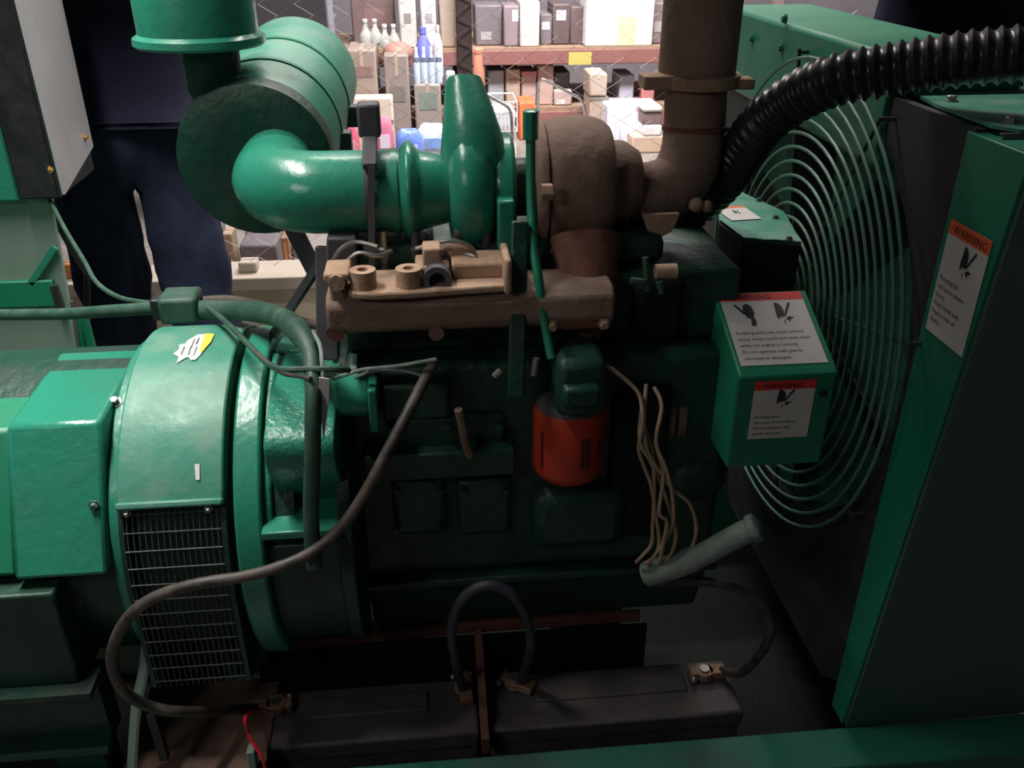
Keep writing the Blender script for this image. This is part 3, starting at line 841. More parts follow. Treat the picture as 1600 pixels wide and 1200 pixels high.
m = MB(); m.tube([cz + Vector((0.012, 0.0, 0.02)), cz + Vector((0.012, 0.0, -0.06)), cz + Vector((0.03, 0.01, -0.11)), cz + Vector((0.07, 0.02, -0.15))], 0.042, 20); m.build('inlet_neck', M['green_dark'], ac)
m = MB(); m.prism([at(440, 352, 1.36), at(470, 356, 1.34), at(512, 440, 1.22), at(480, 430, 1.26)], (0.0, 0.006, 0.004)); m.build('support_plate', M['gun_metal'], ac)
m = MB(); m.tube(pix([(440, 165, 1.36), (455, 215, 1.345), (462, 235, 1.34)], 3), 0.004, 6); m.build('drain_wire', M['green_sheet'], ac)

# ------------------------------------------------------------------ exhaust pipe
ex = thing('exhaust_pipe', 'brown rusted exhaust pipe rising from the turbine with a clamp flange', 'pipe', tuple(at(1010, 330, 1.24)))
e = [(968, 292, 1.23), (1010, 300, 1.235), (1055, 285, 1.245), (1078, 245, 1.255), (1085, 190, 1.27), (1087, 130, 1.28)]
pe = pix(e, 4)
top = at(1092, 30, 1.29)
pe = pe[:-1] + [at(1087, 130, 1.28)]
rad = [0.040 + 0.004 * min(1, i / 8) for i in range(len(pe))]
m = MB(); m.tube(pe, rad, 24); m.build('elbow', M['rust'], ex)
p = at(1088, 122, 1.28)
m = MB(); m.cyl(p + Vector((0, 0, -0.01)), Vector((p.x, p.y + 0.01, 3.0)), 0.054, n=28); m.build('riser', M['rust'], ex)
m = MB(); m.lathe([(-0.010, 0.050), (-0.009, 0.061), (0.007, 0.061), (0.008, 0.05)], p, (0, 0.0, 1), 32); m.build('clamp_flange', M['rust_pale'], ex)
m = MB(); m.obox(p + Vector((-0.062, -0.02, 0.0)), (0.022, 0, 0), (0, 0.02, 0), (0, 0, 0.009)); m.build('flange_ear', M['rust_pale'], ex, bevel=0.002)
m = MB(); m.obox(p + Vector((0.058, -0.02, -0.004)), (0.016, 0, 0), (0, 0.016, 0), (0, 0, 0.007)); m.build('flange_ear', M['rust_pale'], ex, bevel=0.002)
p = at(1086, 200, 1.268)
m = MB(); m.lathe([(-0.004, 0.044), (-0.003, 0.0475), (0.003, 0.0475), (0.004, 0.044)], p, (0.01, 0.1, 1), 28); m.build('clamp_band', M['rust_red'], ex)
p = at(1088, 320, 1.2)
m = MB(); m.ball(p, 0.011, 10, 8); m.ball(p + Vector((0.016, 0, -0.003)), 0.009, 10, 8); m.build('clamp_bolt', M['rust_pale'], ex)
m = MB(); m.prism([at(1004, 336, 1.17), at(1062, 334, 1.17), at(1050, 362, 1.17), at(1030, 372, 1.17), at(1012, 360, 1.17)], (0, 0.01, 0)); m.build('clamp_tab', M['rust_pale'], ex)

# ------------------------------------------------------------------ oil filter
pf = at(890, 700, 1.06)
zt_, zb_ = at(890, 656, 1.02).z, at(890, 768, 1.02).z
of = thing('oil_filter', 'orange red spin-on oil filter hanging from the engine', 'oil filter', (pf.x, 1.07, zb_))
rf = 0.0515
hf = zt_ - zb_
m = MB(); m.lathe([(0, rf * 0.55), (0.004, rf * 0.85), (0.014, rf * 0.99), (0.02, rf), (hf - 0.008, rf), (hf - 0.002, rf * 0.95)], (pf.x, 1.07, zb_), (0, 0, 1), 40); m.build('can', M['orange'], of)
m = MB(); m.lathe([(hf - 0.006, rf * 0.94), (hf, rf * 0.94), (hf + 0.012, rf * 0.86), (hf + 0.02, rf * 0.6)], (pf.x, 1.07, zb_), (0, 0, 1), 32); m.build('rim_seal', M['gun_metal'], of)


def can_print(a0, a1, z0, z1):
    mm = MB()
    n = 6
    vs = []
    for i in range(n + 1):
        a = a0 + (a1 - a0) * i / n
        for z in (z0, z1):
            vs.append((pf.x + (rf + 0.0004) * math.sin(a), 1.07 - (rf + 0.0004) * math.cos(a), z))
    mm.add(vs, [(2 * i, 2 * i + 2, 2 * i + 3, 2 * i + 1) for i in range(n)])
    return mm


ink_o = mat('filter_print', (0.10, 0.012, 0.010), 0.5)
for (u0, u1, w0, w1) in ((10, 16, .035, .085), (18, 26, .035, .085), (-58, -52, .028, .088), (46, 50, .05, .08)):
    t = can_print(R_(u0), R_(u1), zb_ + w0, zb_ + w1)
    t.build('printed_mark', ink_o, of, smooth=False)

# ------------------------------------------------------------------ radiator with its fan guard
XF = 0.62
GY, GZ, GX = 1.35, 0.82, 0.595
rad_ = thing('radiator', 'tall green radiator housing with a round wire fan guard', 'radiator', (0.78, 1.35, 0.262))
m = MB(); m.box((XF + 0.03, 1.00, 0.262), (0.79, 1.885, 1.165)); m.build('core', M['core'], rad_, bevel=0.004)
m = MB(); m.box((XF - 0.006, 1.165, 1.085), (0.80, 1.90, 1.235)); m.build('header_tank', M['green_sheet'], rad_, bevel=0.008)
# shroud plate round the fan opening
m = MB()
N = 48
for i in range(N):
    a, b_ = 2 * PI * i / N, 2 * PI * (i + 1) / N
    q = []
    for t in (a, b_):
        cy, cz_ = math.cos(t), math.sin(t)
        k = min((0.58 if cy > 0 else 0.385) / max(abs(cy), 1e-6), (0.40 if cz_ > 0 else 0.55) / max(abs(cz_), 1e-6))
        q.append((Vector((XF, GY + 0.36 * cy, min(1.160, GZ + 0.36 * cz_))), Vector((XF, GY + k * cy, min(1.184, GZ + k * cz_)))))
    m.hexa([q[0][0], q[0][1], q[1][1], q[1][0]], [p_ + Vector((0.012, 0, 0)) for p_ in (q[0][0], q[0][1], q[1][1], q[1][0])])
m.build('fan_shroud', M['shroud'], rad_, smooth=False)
# side flange of the housing, wider at the top, and the big front panel
f_top, f_bot = (0.858, 1.180), (0.935, 0.262)
m = MB(); m.prism([(XF - 0.004, 0.975, 1.180), (XF - 0.004, f_top[0], f_top[1]), (XF - 0.004, f_bot[0], f_bot[1]), (XF - 0.004, 0.975, 0.262)], (0.006, 0, 0)); m.build('side_flange', M['green_sheet'], rad_, bevel=0.0015)  # green ends where the shadow on the face begins
m = MB(); m.slab([(XF, f_top[0], f_top[1]), (XF, f_bot[0], f_bot[1]), (0.925, f_bot[0], f_bot[1]), (0.925, f_top[0], f_top[1])], 0.006); m.build('front_panel', M['green_dull'], rad_, bevel=0.0015)
zfl = 1.186
m = MB(); m.prism([(XF + 0.03, 1.19, zfl), (XF + 0.012, 1.075, zfl), (XF + 0.012, 0.955, zfl), (XF + 0.03, 0.932, zfl), (0.95, 0.925, zfl), (0.95, 1.19, zfl)], (0, 0, 0.004)); tp = m.build('top_plate', M['green_dust_glare'], rad_, smooth=False)
m = MB(); m.prism([(XF + 0.008, 0.935, zfl), (0.70, 0.930, zfl), (0.70, 0.930, zfl - 0.016), (XF + 0.024, 0.934, zfl - 0.016)], (0, -0.004, 0)); m.build('turned_lip', M['gun_metal'], rad_)
m = MB(); m.box((XF + 0.002, f_top[0], 1.174), (0.925, 0.97, 1.180)); m.build('upper_cover', M['green_sheet'], rad_)
for q in [(1486, 158), (1578, 192)]:
    p = atz(q[0], q[1], zfl + 0.004); bolt(rad_, p, (0, 0, 1), 0.006, 0.006, M['steel'])
for q in [(1222, 75), (1176, 60), (1228, 30)]:
    p = atx(q[0], q[1], XF - 0.006); bolt(rad_, p, (-1, 0, 0), 0.006, 0.006, M['green_sheet'])
# fan guard rings and spokes
nr = 15
for i in range(nr):
    r = 0.07 + (0.385 - 0.07) * i / (nr - 1)
    m = MB(); m.tube([(GX, GY + r * math.cos(2 * PI * k / 56), GZ + r * math.sin(2 * PI * k / 56)) for k in range(56)], 0.0028, 6, closed=True)
    m.build('guard_ring', M['green_wire'], rad_)
for k in range(8):
    a = 2 * PI * k / 8 + R_(-14)
    m = MB(); m.cyl((GX + 0.004, GY + 0.06 * math.cos(a), GZ + 0.06 * math.sin(a)), (GX + 0.004, GY + 0.40 * math.cos(a), GZ + 0.40 * math.sin(a)), 0.003, n=6)
    m.cyl((GX + 0.004, GY + 0.395 * math.cos(a), GZ + 0.395 * math.sin(a)), (XF + 0.004, GY + 0.395 * math.cos(a), GZ + 0.395 * math.sin(a)), 0.003, n=6)
    m.build('guard_spoke', M['grille'], rad_)
for k in range(6):
    a = 2 * PI * k / 6 + 0.3
    rd = Vector((0, math.cos(a), math.sin(a)))
    tg = Vector((0.45, -math.sin(a), math.cos(a))).normalized()
    c = Vector((XF + 0.012, GY, GZ))
    m = MB(); m.slab([c + rd * 0.06 - tg * 0.03, c + rd * 0.33 - tg * 0.055, c + rd * 0.33 + tg * 0.055, c + rd * 0.06 + tg * 0.03], 0.004); m.build('fan_blade', M['oily'], rad_)
# shelf bracket of the shroud with a label on it
zs = 0.965
s0 = [atz(1122, 305, zs), atz(1124, 345, zs), atz(1160, 372, zs), atz(1252, 378, zs), atz(1225, 330, zs), atz(1150, 296, zs)]
m = MB(); m.prism(s0, (0, 0, -0.006)); bt = m.build('belt_guard_top', M['green_dust_glare'], rad_)
m = MB(); m.prism([s0[1], s0[2], s0[3], s0[3] + Vector((0, 0, -.14)), s0[2] + Vector((0, 0, -.14)), s0[1] + Vector((0, 0, -.14))][0:2] + [s0[2] + Vector((0, 0, -.14)), s0[1] + Vector((0, 0, -.14))], (0.003, 0.003, 0)); m.prism([s0[2], s0[3], s0[3] + Vector((0, 0, -.14)), s0[2] + Vector((0, 0, -.14))], (0, 0.004, 0)); m.build('shade_skirt', M['oily'], rad_)  # black skirt added to keep the space below the shelf dark
for q in [(1186, 314), (1212, 341), (1233, 374)]:
    bolt(bt, atz(q[0], q[1], zs), (0, 0, 1), 0.004, 0.004, M['gun_metal'])
l0, l1, l2 = atz(1190, 343, zs), atz(1143, 346, zs), atz(1165, 312, zs)
decal('white_label', rad_, l1 + Vector((0, 0, 0.0005)), (l0 - l1), Vector((0, 0, 1)).cross(l0 - l1), (l0 - l1).length, 0.072, [], M['orange_label'], '', 0.13, ('hand',), 'small white label with an orange edge', pict_box=(0.3, 0.35, 0.7, 0.72))
# tall warning label on the side flange
def on_flange(px, py):
    return atx(px, py, XF - 0.0045)
w0, w1, w2 = on_flange(1447, 512), on_flange(1500, 552), on_flange(1495, 345)
Uv = Vector((0, -1, 0)); Vv = (w2 - w0).normalized(); Vv = Vector((0, Vv.y, Vv.z)).normalized()
wd = abs(on_flange(1561, 379).y - w2.y)
Vv = Vector((0, 0.0, 1))
lab_h = w2.z - w0.z
decal('warning_label', rad_, (XF - 0.0045, max(w0.y, w2.y), w0.z), Uv, Vv, wd, lab_h, ['Rotating fan', 'can cause severe', 'injury.', 'Keep hands and', 'fingers clear of', 'blades.'], M['orange_label'], 'WARNING', 0.12, ('hand',), 'tall white warning label with orange band', pict_box=(0.30, 0.56, 0.85, 0.86), tsize=0.060, ttop=0.54, tstep=0.076)

# ------------------------------------------------------------------ sloping belt guard with two labels
g0, g1, g2, g3 = at(1150, 588, 1.0), at(1309, 583, 1.0), at(1281, 724, 1.0), at(1138, 731, 1.0)
gx0, gx1 = (g0.x + g3.x) / 2, (g1.x + g2.x) / 2
gz1, gz0 = (g0.z + g1.z) / 2, (g2.z + g3.z) / 2
# sloping top: find its back edge on the line of sight
gy2 = 1.135
gz2 = at(1140, 457, gy2).z
bg = thing('belt_guard', 'green box guard carrying a warning label on its slope and face', 'guard', ((gx0 + gx1) / 2, 1.06, gz0))
sp = [(1.0, gz0), (1.0, gz1 - 0.008), (0.995, gz1), (1.004, gz1 + 0.006), (gy2, gz2), (gy2, gz0)]
m = MB(); m.prism([(gx0, y, z) for y, z in sp], (gx1 - gx0, 0, 0)); m.build('cover', M['green_sheet'], bg, bevel=0.003)
q0, q1, q2 = at(1167, 686, 0.9995), at(1260, 682, 0.9995), at(1184, 596, 0.9995)
decal('warning_label', bg, q0, (1, 0, 0), (0, 0, 1), q1.x - q0.x, q2.z - q0.z, ['Rotating parts', 'can cause severe injury.', 'Do not operate with', 'guards removed.'], M['red_label'], 'WARNING', 0.15, ('hand',), 'white warning label with red band', pict_box=(0.26, 0.50, 0.74, 0.86), tsize=0.070, ttop=0.44, tstep=0.098)
V2 = Vector((0, gy2 - 1.004, gz2 - gz1 - 0.006)).normalized()
Ls = math.hypot(gy2 - 1.004, gz2 - gz1 - 0.006)
decal('warning_label', bg, Vector((gx0 + 0.006, 1.004, gz1 + 0.006)) + V2 * 0.008, (1, 0, 0), V2, gx1 - gx0 - 0.016, Ls - 0.012, ['Rotating parts can cause severe', 'injury. Keep hands and tools clear', 'while the engine is running.', 'Do not operate with guards', 'removed or damaged.'], M['red_label'], 'WARNING', 0.11, ('arm', 'hand'), 'dim white warning label with two pictures', pict_box=(0.12, 0.50, 0.90, 0.86), tsize=0.056, ttop=0.48, tstep=0.086)
bolt(bg, at(1286, 615, 0.999), (0, -1, 0), 0.004, 0.004, M['black'])

# ------------------------------------------------------------------ black corrugated hose over the guard
hp = [Vector((1.22, 1.12, 0.05)), Vector((1.24, 1.10, 0.55)), Vector((1.20, 1.03, 0.98)), at(1730, 96, 0.99), at(1670, 84, 1.0), at(1600, 84, 1.02), at(1500, 93, 1.05), at(1400, 108, 1.085), at(1310, 124, 1.12), at(1245, 152, 1.16), at(1190, 195, 1.20), at(1158, 240, 1.25), at(1128, 285, 1.30), at(1090, 320, 1.33), at(1050, 345, 1.34)]
sp_ = smooth_path(hp, 40)
# resample evenly so the corrugation pitch is even
acc = [0.0]
for i in range(1, len(sp_)):
    acc.append(acc[-1] + (sp_[i] - sp_[i - 1]).length)
tot = acc[-1]
pitch = 0.0148
n = int(tot / (pitch / 8))
ev, rr, j = [], [], 0
for i in range(n + 1):
    d = tot * i / n
    while j < len(acc) - 2 and acc[j + 1] < d:
        j += 1
    t = (d - acc[j]) / max(acc[j + 1] - acc[j], 1e-9)
    ev.append(sp_[j].lerp(sp_[j + 1], t))
    ph = (d / pitch) % 1.0
    rr.append(0.0285 + 0.0050 * (0.5 + 0.5 * math.cos(2 * PI * ph)) ** 1.8)
m = MB(); m.tube(ev, rr, 20)
tag(m.build('corrugated_hose', M['hose']), 'thick black corrugated hose arching over the radiator fan guard', 'hose')

# ------------------------------------------------------------------ batteries
BT = 0.250


def battery(x0, x1, label):
    t = thing('battery', label, 'battery', ((x0 + x1) / 2, 1.04, 0.125), 'starter batteries')
    m = MB(); m.box((x0 + 0.003, 0.988, 0.125), (x1 - 0.003, 1.097, BT - 0.03)); m.build('case', M['battery'], t, bevel=0.004)
    m = MB(); m.box((x0, 0.985, BT - 0.035), (x1, 1.10, BT)); m.build('lid', M['battery'], t, bevel=0.005)
    m = MB(); m.box((x0 + 0.08, 1.035, BT - 0.002), (x1 - 0.08, 1.075, BT + 0.005)); m.build('vent_cover', M['battery'], t, bevel=0.003)
    return t


bx0, bx1 = at(396, 1145, .985).x, xd - 0.008
bA = battery(bx0, bx1, 'dark grey battery with a corroded clamp and red wire at one end')
bx2, bx3 = xd + 0.008, at(1165, 1100, .985).x
bB = battery(bx2, bx3, 'dark grey battery in deep shade under the fuel boot')
posts = {}
for key, t, px, py in (('a', bA, 415, 1104), ('b', bA, 727, 1072), ('c', bB, 803, 1066), ('d', bB, 1100, 1052)):
    p = atz(px, py, BT + 0.008)
    p.x = min(max(p.x, (bx0 if t is bA else bx2) + 0.02), (bx1 if t is bA else bx3) - 0.02)
    posts[key] = p
    m = MB(); m.cyl((p.x, p.y, BT - 0.001), (p.x, p.y, BT + 0.020), 0.009, 0.008, 14); m.build('terminal_post', M['steel'], t)


def clamp(parent, p, d):
    d = Vector(d).normalized()
    s = d.cross(Vector((0, 0, 1))).normalized()
    m = MB(); m.lathe([(0.0, 0.0095), (0.0, 0.017), (0.014, 0.016), (0.014, 0.0095)], (p.x, p.y, BT + 0.003), (0, 0, 1), 14)
    m.obox(Vector((p.x, p.y, BT + 0.010)) + d * 0.022, d * 0.014, s * 0.011, Vector((0, 0, 0.007)))
    m.obox(Vector((p.x, p.y, BT + 0.010)) - d * 0.016, d * 0.010, s * 0.009, Vector((0, 0, 0.006)))
    c = m.build('cable_clamp', M['copper'], parent, bevel=0.0015)
    m = MB(); q = Vector((p.x, p.y, BT + 0.010)) - d * 0.022
    m.cyl(q - s * 0.016, q + s * 0.016, 0.004, n=8); m.ball(q + s * 0.015, 0.0065, 8, 6); m.build('clamp_bolt', M['steel'], c)


def cable(name, label, cat, pts, r, material, n=10, k=8, group=None):
    P = smooth_path([p if isinstance(p, Vector) else at(*p) for p in pts], k)
    m = MB(); m.tube([p - P[0] for p in P], r, n)
    o = m.build(name, material)
    o.location = P[0]
    return tag(o, label, cat, group)


pa = Vector((posts['a'].x - 0.03, posts['a'].y - 0.004, BT + 0.010))
c = cable('battery_cable', 'thick brown-grey battery cable swooping from engine block to the battery corner', 'cable',
          [(676, 570, 1.05), (660, 600, 1.02), (640, 640, .99), (606, 705, .96), (560, 788, .94), (525, 832, .93), (485, 864, .92), (435, 886, .91), (380, 901, .905), (300, 914, .90), (237, 936, .90), (195, 972, .90), (175, 1025, .90), (190, 1075, .905), (230, 1102, .92), (290, 1112, .94), pa], 0.0078, M['cable'])
clamp(c, posts['a'], (-1, -0.1, 0))
pb = Vector((posts['b'].x - 0.002, posts['b'].y - 0.012, BT + 0.014))
pc = Vector((posts['c'].x + 0.012, posts['c'].y - 0.006, BT + 0.014))
c = cable('jumper_cable', 'short dark jumper cable arched like a hoop between both batteries', 'cable',
          [pb, (712, 1035, 1.01), (706, 985, 1.0), (716, 945, .995), (742, 920, .99), (775, 915, .99), (805, 935, .99), (824, 970, 1.0), (829, 1015, 1.01), pc], 0.0075, mat('blue_grey_cable', (0.035, 0.04, 0.055), 0.5, dirt=(0.08, 0.08, 0.1), dirt_amt=.6, scale=20))
clamp(c, posts['b'], (0.1, -1, 0))
clamp(c, posts['c'], (0.8, -0.5, 0))
pd = Vector((posts['d'].x + 0.03, posts['d'].y, BT + 0.012))
c = cable('battery_cable', 'black battery cable looping in the shade beside the radiator foot', 'cable',
          [pd, (1160, 1050, 1.03), (1195, 1010, 1.0), (1203, 970, 1.0), (1185, 935, 1.0), (1140, 915, 1.01), (1085, 908, 1.03), (1030, 912, 1.06)], 0.0075, M['cable'])
clamp(c, posts['d'], (1, 0, 0))
cable('red_wire', 'thin bright red wire dangling from the corroded battery clamp', 'wire',
      [Vector((posts['a'].x - 0.020, posts['a'].y - 0.012, BT + 0.016)), (384, 1120, .955), (388, 1145, .945), (398, 1165, .937), (410, 1185, .93), (417, 1215, .925)], 0.0026, M['red_wire'], 8)

# ------------------------------------------------------------------ conduits and loose wires
jb = thing('cable_junction', 'dark grey cable junction block above the alternator drip cover', 'junction box', tuple(at(278, 480, 1.36)))
j0, j1 = at(248, 462, 1.35), at(314, 499, 1.35)
m = MB(); m.box((j0.x, 1.33, j1.z), (j1.x, 1.39, j0.z)); m.build('housing', M['conduit'], jb, bevel=0.006)
m = MB(); m.box((j0.x - 0.014, 1.34, j1.z + 0.004), (j0.x + 0.002, 1.38, j0.z - 0.004)); m.build('gland', M['black'], jb, bevel=0.003)
cable('conduit', 'faded green conduit running level from control stand to junction block', 'conduit', [(-40, 492, 1.62), (90, 491, 1.52), (170, 486, 1.42), (250, 481, 1.36)], 0.0105, M['conduit'], 12, 6)
cd = cable('conduit', 'thick dark conduit bending down in front of the bell housing', 'conduit',
           [(305, 484, 1.36), (350, 484, 1.32), (400, 487, 1.24), (440, 497, 1.15), (468, 520, 1.07), (484, 552, 1.02), (489, 600, .975), (489, 650, .955), (488, 720, .945), (486, 790, .94), (488, 850, .935), (492, 886, .93)],
           [0.0155] * 80 + [0.0155 - 0.0055 * i / 20 for i in range(20)] + [0.0100 + 0.0006 * (i % 2) for i in range(121)], M['conduit'], 12, 20)
cable('conduit', 'thin dark hose lying over the thick conduit by the kerb', 'conduit', [(310, 470, 1.38), (360, 468, 1.36), (420, 480, 1.29), (470, 502, 1.2), (520, 512, 1.16), (560, 516, 1.14)], 0.007, M['cable'], 10, 6)
cable('wire', 'grey-green wire slanting down across the bell housing top', 'wire', [(322, 478, 1.34), (352, 502, 1.22), (385, 535, 1.12), (415, 565, 1.05), (440, 577, 1.01), (480, 577, .985), (520, 577, .985), (545, 578, 1.0)], 0.0042, M['conduit'], 8, 5)
cable('wire', 'thin dark wire curling from slanting wire to the conduit', 'wire', [(400, 550, 1.08), (425, 572, 1.03), (445, 584, 1.0), (470, 588, .985), (486, 592, .965)], 0.003, M['cable'], 8, 5)
cable('wire', 'pale wire curving behind the conduit down to paper tag', 'wire', [(468, 512, 1.10), (488, 520, 1.06), (500, 540, 1.02), (503, 565, .99), (505, 592, .975)], 0.0028, M['boot'], 8, 5)
cable('wire', 'dark wire sweeping from the control panel to the junction block', 'wire', [(72, 300, 1.84), (100, 355, 1.76), (130, 405, 1.66), (150, 440, 1.56), (180, 462, 1.45), (215, 471, 1.40), (250, 474, 1.37)], 0.0042, M['conduit'], 8, 6)
cable('wire', 'black wire hanging straight down from the control panel corner', 'wire', [(66, 300, 1.85), (88, 345, 1.87), (110, 385, 1.9), (128, 415, 1.95), (136, 432, 2.0), (137, 500, 2.0)], 0.007, M['black'], 8, 5)
cable('wire', 'thin pale wire running along the engine side above the cover', 'wire', [(520, 592, 1.03), (545, 584, 1.03), (570, 577, 1.03), (620, 572, 1.03), (655, 566, 1.03), (682, 561, 1.03)], 0.0026, M['boot'], 8, 5)
cable('wire', 'thin pale wire dipping to meet the brown battery cable', 'wire', [(555, 590, 1.04), (590, 578, 1.03), (630, 579, 1.03), (668, 590, 1.03)], 0.0024, M['boot'], 8, 5)
m = MB(); m.prism([at(498, 590, .965), at(514, 592, .965), at(514, 615, .965), at(511, 650, .965), at(506, 688, .965), at(502, 660, .965), at(499, 625, .965)], (0, 0.0012, 0))
tag(m.build('paper_tag', M['paper']), 'long white paper tag hanging beside the vertical conduit', 'tag')

tw = [[(936, 564, 1.02), (960, 580, 1.02), (985, 600, 1.02), (1000, 620, 1.015), (1004, 660, 1.0), (998, 700, 1.0), (1005, 725, 1.0), (1018, 760, 1.0), (1024, 800, 1.0), (1030, 845, 1.0), (1022, 870, 1.0), (1008, 880, 1.01)],
      [(1010, 600, 1.03), (1006, 650, 1.01), (1010, 700, 1.0), (1030, 735, 1.0), (1052, 765, 1.0), (1076, 785, 1.0), (1087, 815, 1.0), (1085, 845, 1.0), (1070, 872, 1.0)],
      [(1022, 605, 1.03), (1034, 635, 1.01), (1025, 690, 1.0), (1040, 730, .995), (1050, 770, .995), (1052, 810, .995), (1042, 840, .995), (1022, 868, 1.0), (1012, 882, 1.01)],
      [(1002, 640, 1.02), (1000, 690, 1.0), (1016, 720, 1.0), (1034, 760, 1.01), (1048, 800, 1.01), (1056, 835, 1.0), (1050, 862, 1.0), (1040, 876, 1.0)],
      [(1008, 670, 1.02), (1020, 715, 1.005), (1022, 780, 1.0), (1020, 820, 1.0), (1018, 850, 1.0), (1004, 868, 1.0), (994, 878, 1.01)],
      [(1020, 690, 1.02), (1036, 740, 1.0), (1030, 800, .99), (1042, 815, .99), (1036, 850, .99), (1030, 880, 1.0)]]
tl_ = ['tan wire that starts up at the oil filter head', 'tan wire bowing out widest towards the radiator', 'palest tan wire in the middle of the hanging bunch', 'tan wire ending on the grey boot past the bunch', 'tan wire nearest the oil filter at its lower end', 'short tan wire crossing over others in the bunch']
for P_, lb in zip(tw, tl_):
    cable('hanging_wire', lb, 'wire', P_, 0.0028, M['tan_wire'], 8, 5, 'tan wires hanging beside the oil filter')
bo = thing('hose_boot', 'grey-green slanting hose stub below the tan wires', 'hose', tuple(at(1060, 880, 1.0)))
P_ = [at(1010, 897, 1.02), at(1060, 882, 1.0), at(1110, 860, .99), at(1150, 838, .985), at(1176, 826, .98)]
m = MB(); m.tube(smooth_path(P_, 5), [0.019] * 8 + [0.017] * 13, 16); m.build('hose', M['boot'], bo)
dr = (P_[-1] - P_[-2]).normalized()
m = MB(); m.lathe([(0, 0.016), (0.004, 0.021), (0.014, 0.021), (0.018, 0.012)], P_[-1] - dr * 0.006, dr, 16); m.build('collar', M['boot'], bo, bevel=0.002)

# ------------------------------------------------------------------ control panel on its stand
cp = thing('control_panel', 'control panel box with a dark front edge and grey sheet steel side', 'control panel', (-0.95, 1.45, 1.0))
n0, n1 = at(102, 304, 1.38), at(33, 0, 1.38)
xs_ = n0.x
zb_, = (n0.z,)
f0 = at(146, 230, 1.56)
xside = -0.72
a_ = atx(102, 304, xside); b_ = atx(146, 229, xside)
m = MB(); m.prism([(xside, a_.y, a_.z), (xside, b_.y, b_.z), (xside, b_.y + 0.01, 1.75), (xside, a_.y - 0.01, 1.75)], (-0.006, 0, 0)); m.build('side_sheet', M['plated'], cp)
m = MB(); m.box((xside - 0.085, a_.y - 0.012, a_.z - 0.005), (xside - 0.007, b_.y, 1.75)); m.build('front_edge', M['black'], cp, bevel=0.004)
m = MB(); m.box((xside - 0.55, a_.y - 0.004, a_.z - 0.012), (xside - 0.086, b_.y, 1.75)); m.build('door', M['green'], cp, bevel=0.006)
for q in ((77, 265), (133, 214)):
    p = atx(q[0], q[1], xside + 0.001); bolt(cp, p, (1, 0, 0), 0.005, 0.005, M['brass'], 'screw')
# sheet stand below it
YS = 1.84
s1, s2 = at(80, 322, YS), at(122, 552, YS)
sd = thing('panel_stand', 'pale green sheet metal stand below the control panel', 'stand', (-1.0, YS, 0.0))
m = MB(); m.prism([(-1.5, YS, s1.z + 0.03), (s1.x - 0.012, YS, s1.z + 0.03), (s1.x, YS, s1.z), (s2.x, YS, s2.z), (s2.x, YS, 0.0), (-1.5, YS, 0.0)], (0, 0.014, 0)); m.build('sheet', M['green_grey'], sd, bevel=0.002)
h0, h1 = at(0, 440, YS - .01), at(92, 478, YS - .01)
m = MB(); m.box((-1.5, YS - 0.014, h1.z), (h1.x, YS, h0.z)); m.build('channel', M['green_sheet'], sd, bevel=0.003)
m = MB(); m.bar(at(48, 443, YS - .01), at(86, 386, YS - .01), 0.012, 0.008, Vector((0, 1, 0))); m.build('brace', M['green'], sd)
m = MB(); m.bar(at(84, 446, YS - .016), at(94, 482, YS - .016), 0.014, 0.010, Vector((0, 1, 0))); m.build('slot_cover', M['black'], sd)
m = MB(); m.bar(at(124, 490, YS + .03), at(146, 575, YS + .03), 0.03, 0.016, Vector((0, 1, 0))); m.build('stay', M['green_sheet'], sd)
m = MB(); m.bar(at(112, 470, YS - .01), at(124, 556, YS - .01), 0.006, 0.005, Vector((0, 1, 0))); m.build('edge_strip', M['gun_metal'], sd)

# ------------------------------------------------------------------ people
def skin_mesh(name, verts, edges, radii, material, parent, root=0, sub=2):
    me = bpy.data.meshes.new(name)
    w = world_loc(parent)
    me.from_pydata([tuple(Vector(v) - w) for v in verts], edges, [])
    me.materials.append(material)
    o = bpy.data.objects.new(name, me)
    COL.objects.link(o)
    o.parent = parent
    md = o.modifiers.new('skin', 'SKIN')
    md.use_smooth_shade = True
    for i, r in enumerate(radii):
        sv = me.skin_vertices[0].data[i]
        sv.radius = r if isinstance(r, tuple) else (r, r)
        sv.use_root = (i == root)
    ss = o.modifiers.new('subsurf', 'SUBSURF')
    ss.levels = ss.render_levels = sub
    return o


